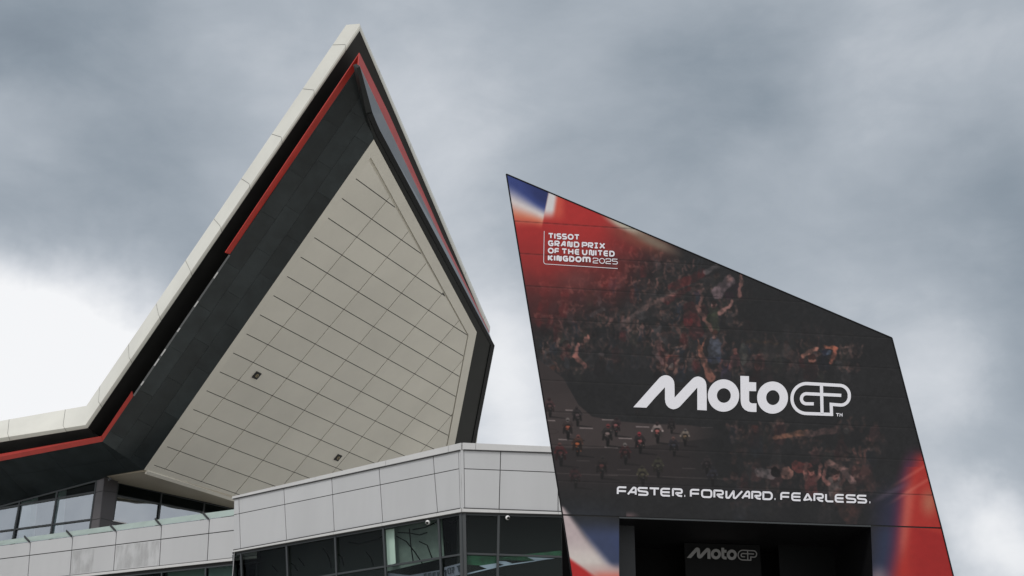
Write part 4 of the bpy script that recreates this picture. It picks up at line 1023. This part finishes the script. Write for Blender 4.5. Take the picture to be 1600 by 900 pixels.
def strip(bm, pts, w, to3, closed=False):
    n_ = len(pts); Ls, Rs = [], []
    for i in range(n_):
        p = pts[i]; prv = pts[i - 1] if (i > 0 or closed) else None; nxt = pts[(i + 1) % n_] if (i < n_ - 1 or closed) else None
        if prv is None: d0 = d1 = nxt - p
        elif nxt is None: d0 = d1 = p - prv
        else: d0, d1 = p - prv, nxt - p
        d0 = d0 / (np.hypot(*d0) + 1e-9); d1 = d1 / (np.hypot(*d1) + 1e-9)
        n0, n1_ = np.array([-d0[1], d0[0]]), np.array([-d1[1], d1[0]]); m_ = n0 + n1_; l_ = np.hypot(*m_)
        m_ = n0 if l_ < 1e-6 else m_ / l_; k2 = min(1 / max(m_ @ n0, .35), 1.8)
        Ls.append(bm.verts.new(to3(*(p + m_ * w / 2 * k2)))); Rs.append(bm.verts.new(to3(*(p - m_ * w / 2 * k2))))
    for i in range(n_ if closed else n_ - 1):
        j = (i + 1) % n_
        try: bm.faces.new((Ls[i], Ls[j], Rs[j], Rs[i]))
        except ValueError: pass
# strokes in a box 1 high (y down from 0 top to 1 bottom), width w; (points, radius)
def glyphs(ch, w):
    h = .0; m_ = .5
    G = {
     'F': [([(0, 1), (0, 0), (w, 0)], .28), ([(0, .56), (w * .96, .56)], 0)],
     'A': [([(-.22 * w, 1), (w * .62, 0), (w, 0), (w, 1)], .18), ([(w * .18, .66), (w, .66)], 0)],
     'a': [([(w * .08, 1.0), (w * .5, 0), (w * .95, 1)], .06), ([(w * .0, .0), (w * .0, .0)], 0)],
     'S': [([(w, 0), (0, 0), (0, .46), (w, .54), (w, 1), (0, 1)], .25)],
     'T': [([(-.04, 0), (w, 0)], 0), ([(w * .5, 0), (w * .5, 1)], 0)],
     'E': [([(w, 0), (0, 0), (0, 1), (w, 1)], .3), ([(0.05, .5), (w * .97, .5)], 0)],
     'R': [([(0, 1), (0, 0), (w, 0), (w, .55), (w * .3, .55), (w * .62, .93), (w * 1.02, 1)], [0, .04, .26, .22, .05, .1, 0])],
     '.': [([(0, 1.0 - .06), (.12, 1.0 - .06)], 0)],
     'O': [('loop', [(0, 0), (w, 0), (w, 1), (0, 1)], .32)],
     'o': [('loop', [(0, 0), (w, 0), (w, 1), (0, 1)], .5)],
     'W': [([(0, 0), (0, 1), (w * .18, 1), (w * .5, 0.02), (w * .52, 0.02), (w * .52, 1), (w * .66, 1), (w * 1.12, -.04)], [0, .12, .12, .05, .05, .12, .12, 0])],
     'D': [('loop', [(0, 0), (w, 0), (w, 1), (0, 1)], [.03, .42, .42, .03])],
     'L': [([(0, -.04), (0, 1), (w, 1)], .28)],
     'G': [([(w, .06), (w * .7, 0), (0, 0), (0, 1), (w, 1), (w, .52), (w * .5, .52)], [0, .1, .45, .45, .2, 0, 0])],
     'N': [([(0, 1.05), (0, 0), (w * .5, 0), (w * .5, 1), (w, 1), (w, -.05)], [0, .14, .2, .2, .14, 0])],
     'P': [([(0, 1.05), (0, 0), (w, 0), (w, .6), (0, .6)], [0, .03, .28, .28, 0])],
     'I': [([(w * .5, -.05), (w * .5, 1.05)], 0)],
     'i': [([(0, 0), (w, 0)], 0), ([(w * .5, 0), (w * .5, 1)], 0), ([(0, 1), (w, 1)], 0)],
     'X': [([(0, -.05), (w, 1.05)], 0), ([(w, -.05), (0, 1.05)], 0)],
     'H': [([(0, -.05), (0, 1.05)], 0), ([(w, -.05), (w, 1.05)], 0), ([(0, .5), (w, .5)], 0)],
     'U': [([(0, -.05), (0, 1), (w, 1), (w, -.05)], .42)],
     'K': [([(0, -.05), (0, 1.05)], 0), ([(w, -.03), (w * .25, .45), (w * .25, .55), (w, 1.03)], .02), ([(0, .5), (w * .25, .5)], 0)],
     'M': [([(0, 1.05), (0, 0), (w * .5, 0), (w * .5, 1.05)], [0, .16, .2, 0]), ([(w * .5, .3), (w * .5, 0), (w, 0), (w, 1.05)], [0, .16, .2, 0])],
     '2': [([(0, .25), (0, 0), (w, 0), (w, .5), (0, .62), (0, 1), (w, 1)], [0, .28, .3, .2, .25, .02, 0])],
     '5': [([(w, 0), (0, 0), (0, .45), (w, .45), (w, 1), (0, 1)], [0, .03, .06, .3, .3, 0])],
    }
    return G[ch]
def text_line(bm, chars, x0, y0, x1, y1, cap_h, lw, plane, off):
    """chars: list of (glyph, start, width) in px along the baseline x0,y0 - x1,y1"""
    sl_ = (y1 - y0) / (x1 - x0); cnt = 0
    H = cap_h - lw
    for ch, s, wpx in chars:
        w = (wpx - lw) / H
        for g in glyphs(ch, w):
            cnt += 1; o_ = off + .0012 * (cnt % 5)
            def to3(u, v, o_=o_, s=s):
                x = s + lw / 2 + u * H; y = y0 + (x - x0) * sl_ - lw / 2 - (1 - v) * H
                return plane.hit(x, y, o_)
            if g[0] == 'loop': strip(bm, fillet(g[1], g[2], True), lw / H, to3, True)
            else:
                if len(g[0]) == 2 and g[0][0] == g[0][1]: continue
                strip(bm, fillet(g[0], g[1]), lw / H, to3)
bm = bmesh.new()
# slogan: start and width of every letter measured along the line
k4 = 210 / 1600.; k5 = 220 / 1600.
a4 = lambda v: 955 + v * k4; a5 = lambda v: 1150 + v * k5
slog = [('F', a4(67), 124 * k4), ('A', a4(205), 98 * k4), ('S', a4(312), 132 * k4), ('T', a4(450), 130 * k4), ('E', a4(585), 125 * k4), ('R', a4(724), 128 * k4), ('.', a4(860), 26 * k4),
        ('F', a4(937), 122 * k4), ('O', a4(1070), 134 * k4), ('R', a4(1217), 124 * k4), ('W', a4(1360), 190 * k4), ('A', a5(75), 86 * k5), ('R', a5(173), 116 * k5), ('D', a5(300), 118 * k5), ('.', a5(428), 26 * k5),
        ('F', a5(503), 114 * k5), ('E', a5(628), 116 * k5), ('a', a5(752), 124 * k5), ('R', a5(880), 118 * k5), ('L', a5(1012), 104 * k5), ('E', a5(1122), 112 * k5), ('S', a5(1245), 122 * k5), ('S', a5(1372), 118 * k5), ('.', a5(1506), 26 * k5)]
text_line(bm, slog, 964, 773.2, 1358, 787.0, 13.6, 2.9, T, .008)
# A in FEARLESS closes along its foot
bar(bm, T.hit(1256, 781.6, .010), T.hit(1267, 779.6, .010), .026, nT, .001)
build('slogan_lettering', bm, 'white', tower, 'white words FASTER. FORWARD. FEARLESS.', normals=False)
bm = bmesh.new(); kt = 130 / 1600.; at_ = lambda v: 845 + v * kt; ay = lambda v: 355 + v * kt
def tl(chars, base_l, base_r, cap_h, lw, off=.008): text_line(bm, [(c, at_(s), w * kt) for c, s, w in chars], at_(140), ay(base_l), at_(740), ay(base_r), cap_h * kt, lw, T, off)
tl([('T', 140, 108), ('I', 256, 28), ('S', 300, 98), ('S', 405, 100), ('o', 516, 116), ('T', 640, 108)], 220, 250, 112, 2.2)
tl([('G', 140, 104), ('R', 262, 102), ('A', 392, 86), ('N', 508, 104), ('D', 634, 108), ('P', 788, 110), ('R', 905, 106), ('i', 1022, 88), ('X', 1124, 114)], 362, 392, 112, 2.2)
tl([('o', 135, 116), ('F', 262, 98), ('T', 400, 108), ('H', 524, 104), ('E', 652, 98), ('U', 792, 104), ('N', 925, 106), ('I', 1044, 28), ('T', 1090, 104), ('E', 1206, 96), ('D', 1316, 104)], 504, 534, 112, 2.2)
tl([('K', 135, 102), ('I', 252, 28), ('N', 300, 104), ('G', 422, 106), ('D', 544, 104), ('o', 662, 124), ('M', 800, 158)], 644, 674, 112, 2.5)
tl([('2', 1000, 108), ('o', 1122, 112), ('2', 1246, 110), ('5', 1372, 108)], 650, 680, 108, 1.15)
build('event_lettering', bm, 'white', tower, 'white words TISSOT GRAND PRIX OF THE UNITED KINGDOM 2025', normals=False)
bm = bmesh.new()
strip(bm, fillet([(850.4, 361), (849.4, 412.3), (965, 419.6)], 4), .8, lambda x, y: T.hit(x, y, .008)); build('event_corner_line', bm, 'white', tower, normals=False)

from mathutils.geometry import tessellate_polygon
def polyfill(bm, pts, P_):
    v_ = [bm.verts.new(P_(*p)) for p in pts]
    for t_ in tessellate_polygon([[Vector((p[0], p[1], 0)) for p in pts]]):
        try: bm.faces.new([v_[i] for i in t_])
        except ValueError: pass
# big logo, traced in its own coordinates and laid on the face
def logo(bm, fx, plane, off):
    def P_(x, y, o=0.0): return plane.hit(*fx(x, y), off + o)
    left = [(118, 305), (160, 258), (200, 213), (245, 162), (283, 120), (296, 111), (310, 106), (324, 105), (338, 108), (352, 115), (364, 127), (372, 142), (375, 160), (376, 200), (376, 245)]
    rest = [(440, 176), (485, 130), (497, 120), (510, 115), (524, 113), (538, 116), (552, 123), (563, 133), (571, 147), (575, 165), (577, 240), (577, 325), (518, 322), (518, 182), (470, 235), (410, 300), (398, 309), (384, 315), (370, 318), (354, 315), (338, 306), (326, 293), (319, 276), (316, 255), (316, 180), (255, 245), (200, 308)]
    polyfill(bm, left + rest, P_)
    for cx_, cy_, ro, ry, ri, rj_ in ((682, 232, 98, 101, 43.5, 45.5), (988.5, 245, 96.5, 100.5, 42, 46.5)):
        a_ = np.linspace(0, 2 * math.pi, 49)[:-1]; o1 = [bm.verts.new(P_(cx_ + ro * math.cos(t), cy_ + ry * math.sin(t))) for t in a_]; i1 = [bm.verts.new(P_(cx_ + 2 + ri * math.cos(t), cy_ + rj_ * math.sin(t))) for t in a_]
        for i in range(48): bm.faces.new((o1[i], o1[(i + 1) % 48], i1[(i + 1) % 48], i1[i]))
    tt = [(787, 109), (841, 111), (841, 148), (886, 150), (886, 205), (842, 204), (842, 262), (845, 272), (852, 278), (862, 281), (888, 281), (888, 335), (860, 334.5), (835, 331), (815, 321), (800, 305), (792, 286), (789, 262)]
    polyfill(bm, tt, P_)
    pl_ = fillet([(1357, 350), (1108, 341), (1112, 152), (1469, 172), (1467, 296), (1355, 287)], [0, 92, 92, 62, 60, 0], True, 14)
    strip(bm, pl_, 20, lambda x, y: P_(x, y), True)
    strip(bm, fillet([(1418, 231), (1170, 219), (1168, 283), (1246, 284)], [0, 31, 31, 0], False, 10), 20, lambda x, y: P_(x, y, .002))
    strip(bm, [np.array((1294., 166.)), np.array((1298., 343.))], 20, lambda x, y: P_(x, y, .004))
    return P_
bm = bmesh.new(); P_ = logo(bm, lambda x, y: (960 + x / 4, 560 + y / 4), T, .008)
strip(bm, [np.array((1386., 344.)), np.array((1404., 345.))], 5, lambda x, y: P_(x, y)); strip(bm, [np.array((1395., 344.)), np.array((1395., 362.))], 5, lambda x, y: P_(x, y, .002))
strip(bm, [np.array(p, float) for p in ((1409, 363), (1409, 344), (1417, 356), (1424, 344), (1424, 363))], 4.5, lambda x, y: P_(x, y))
build('logo_lettering', bm, 'white', tower, 'large white MotoGP logo', normals=False)
bm = bmesh.new(); k6 = 110 / 340.
logo(bm, lambda x, y: (1073 + (x - 118) / 4 * k6, 855.5 + (y - 105) / 4 * k6), TQ, .05)
build('inner_logo_lettering', bm, 'greylogo', tower, 'small grey MotoGP logo inside the gateway', normals=False)
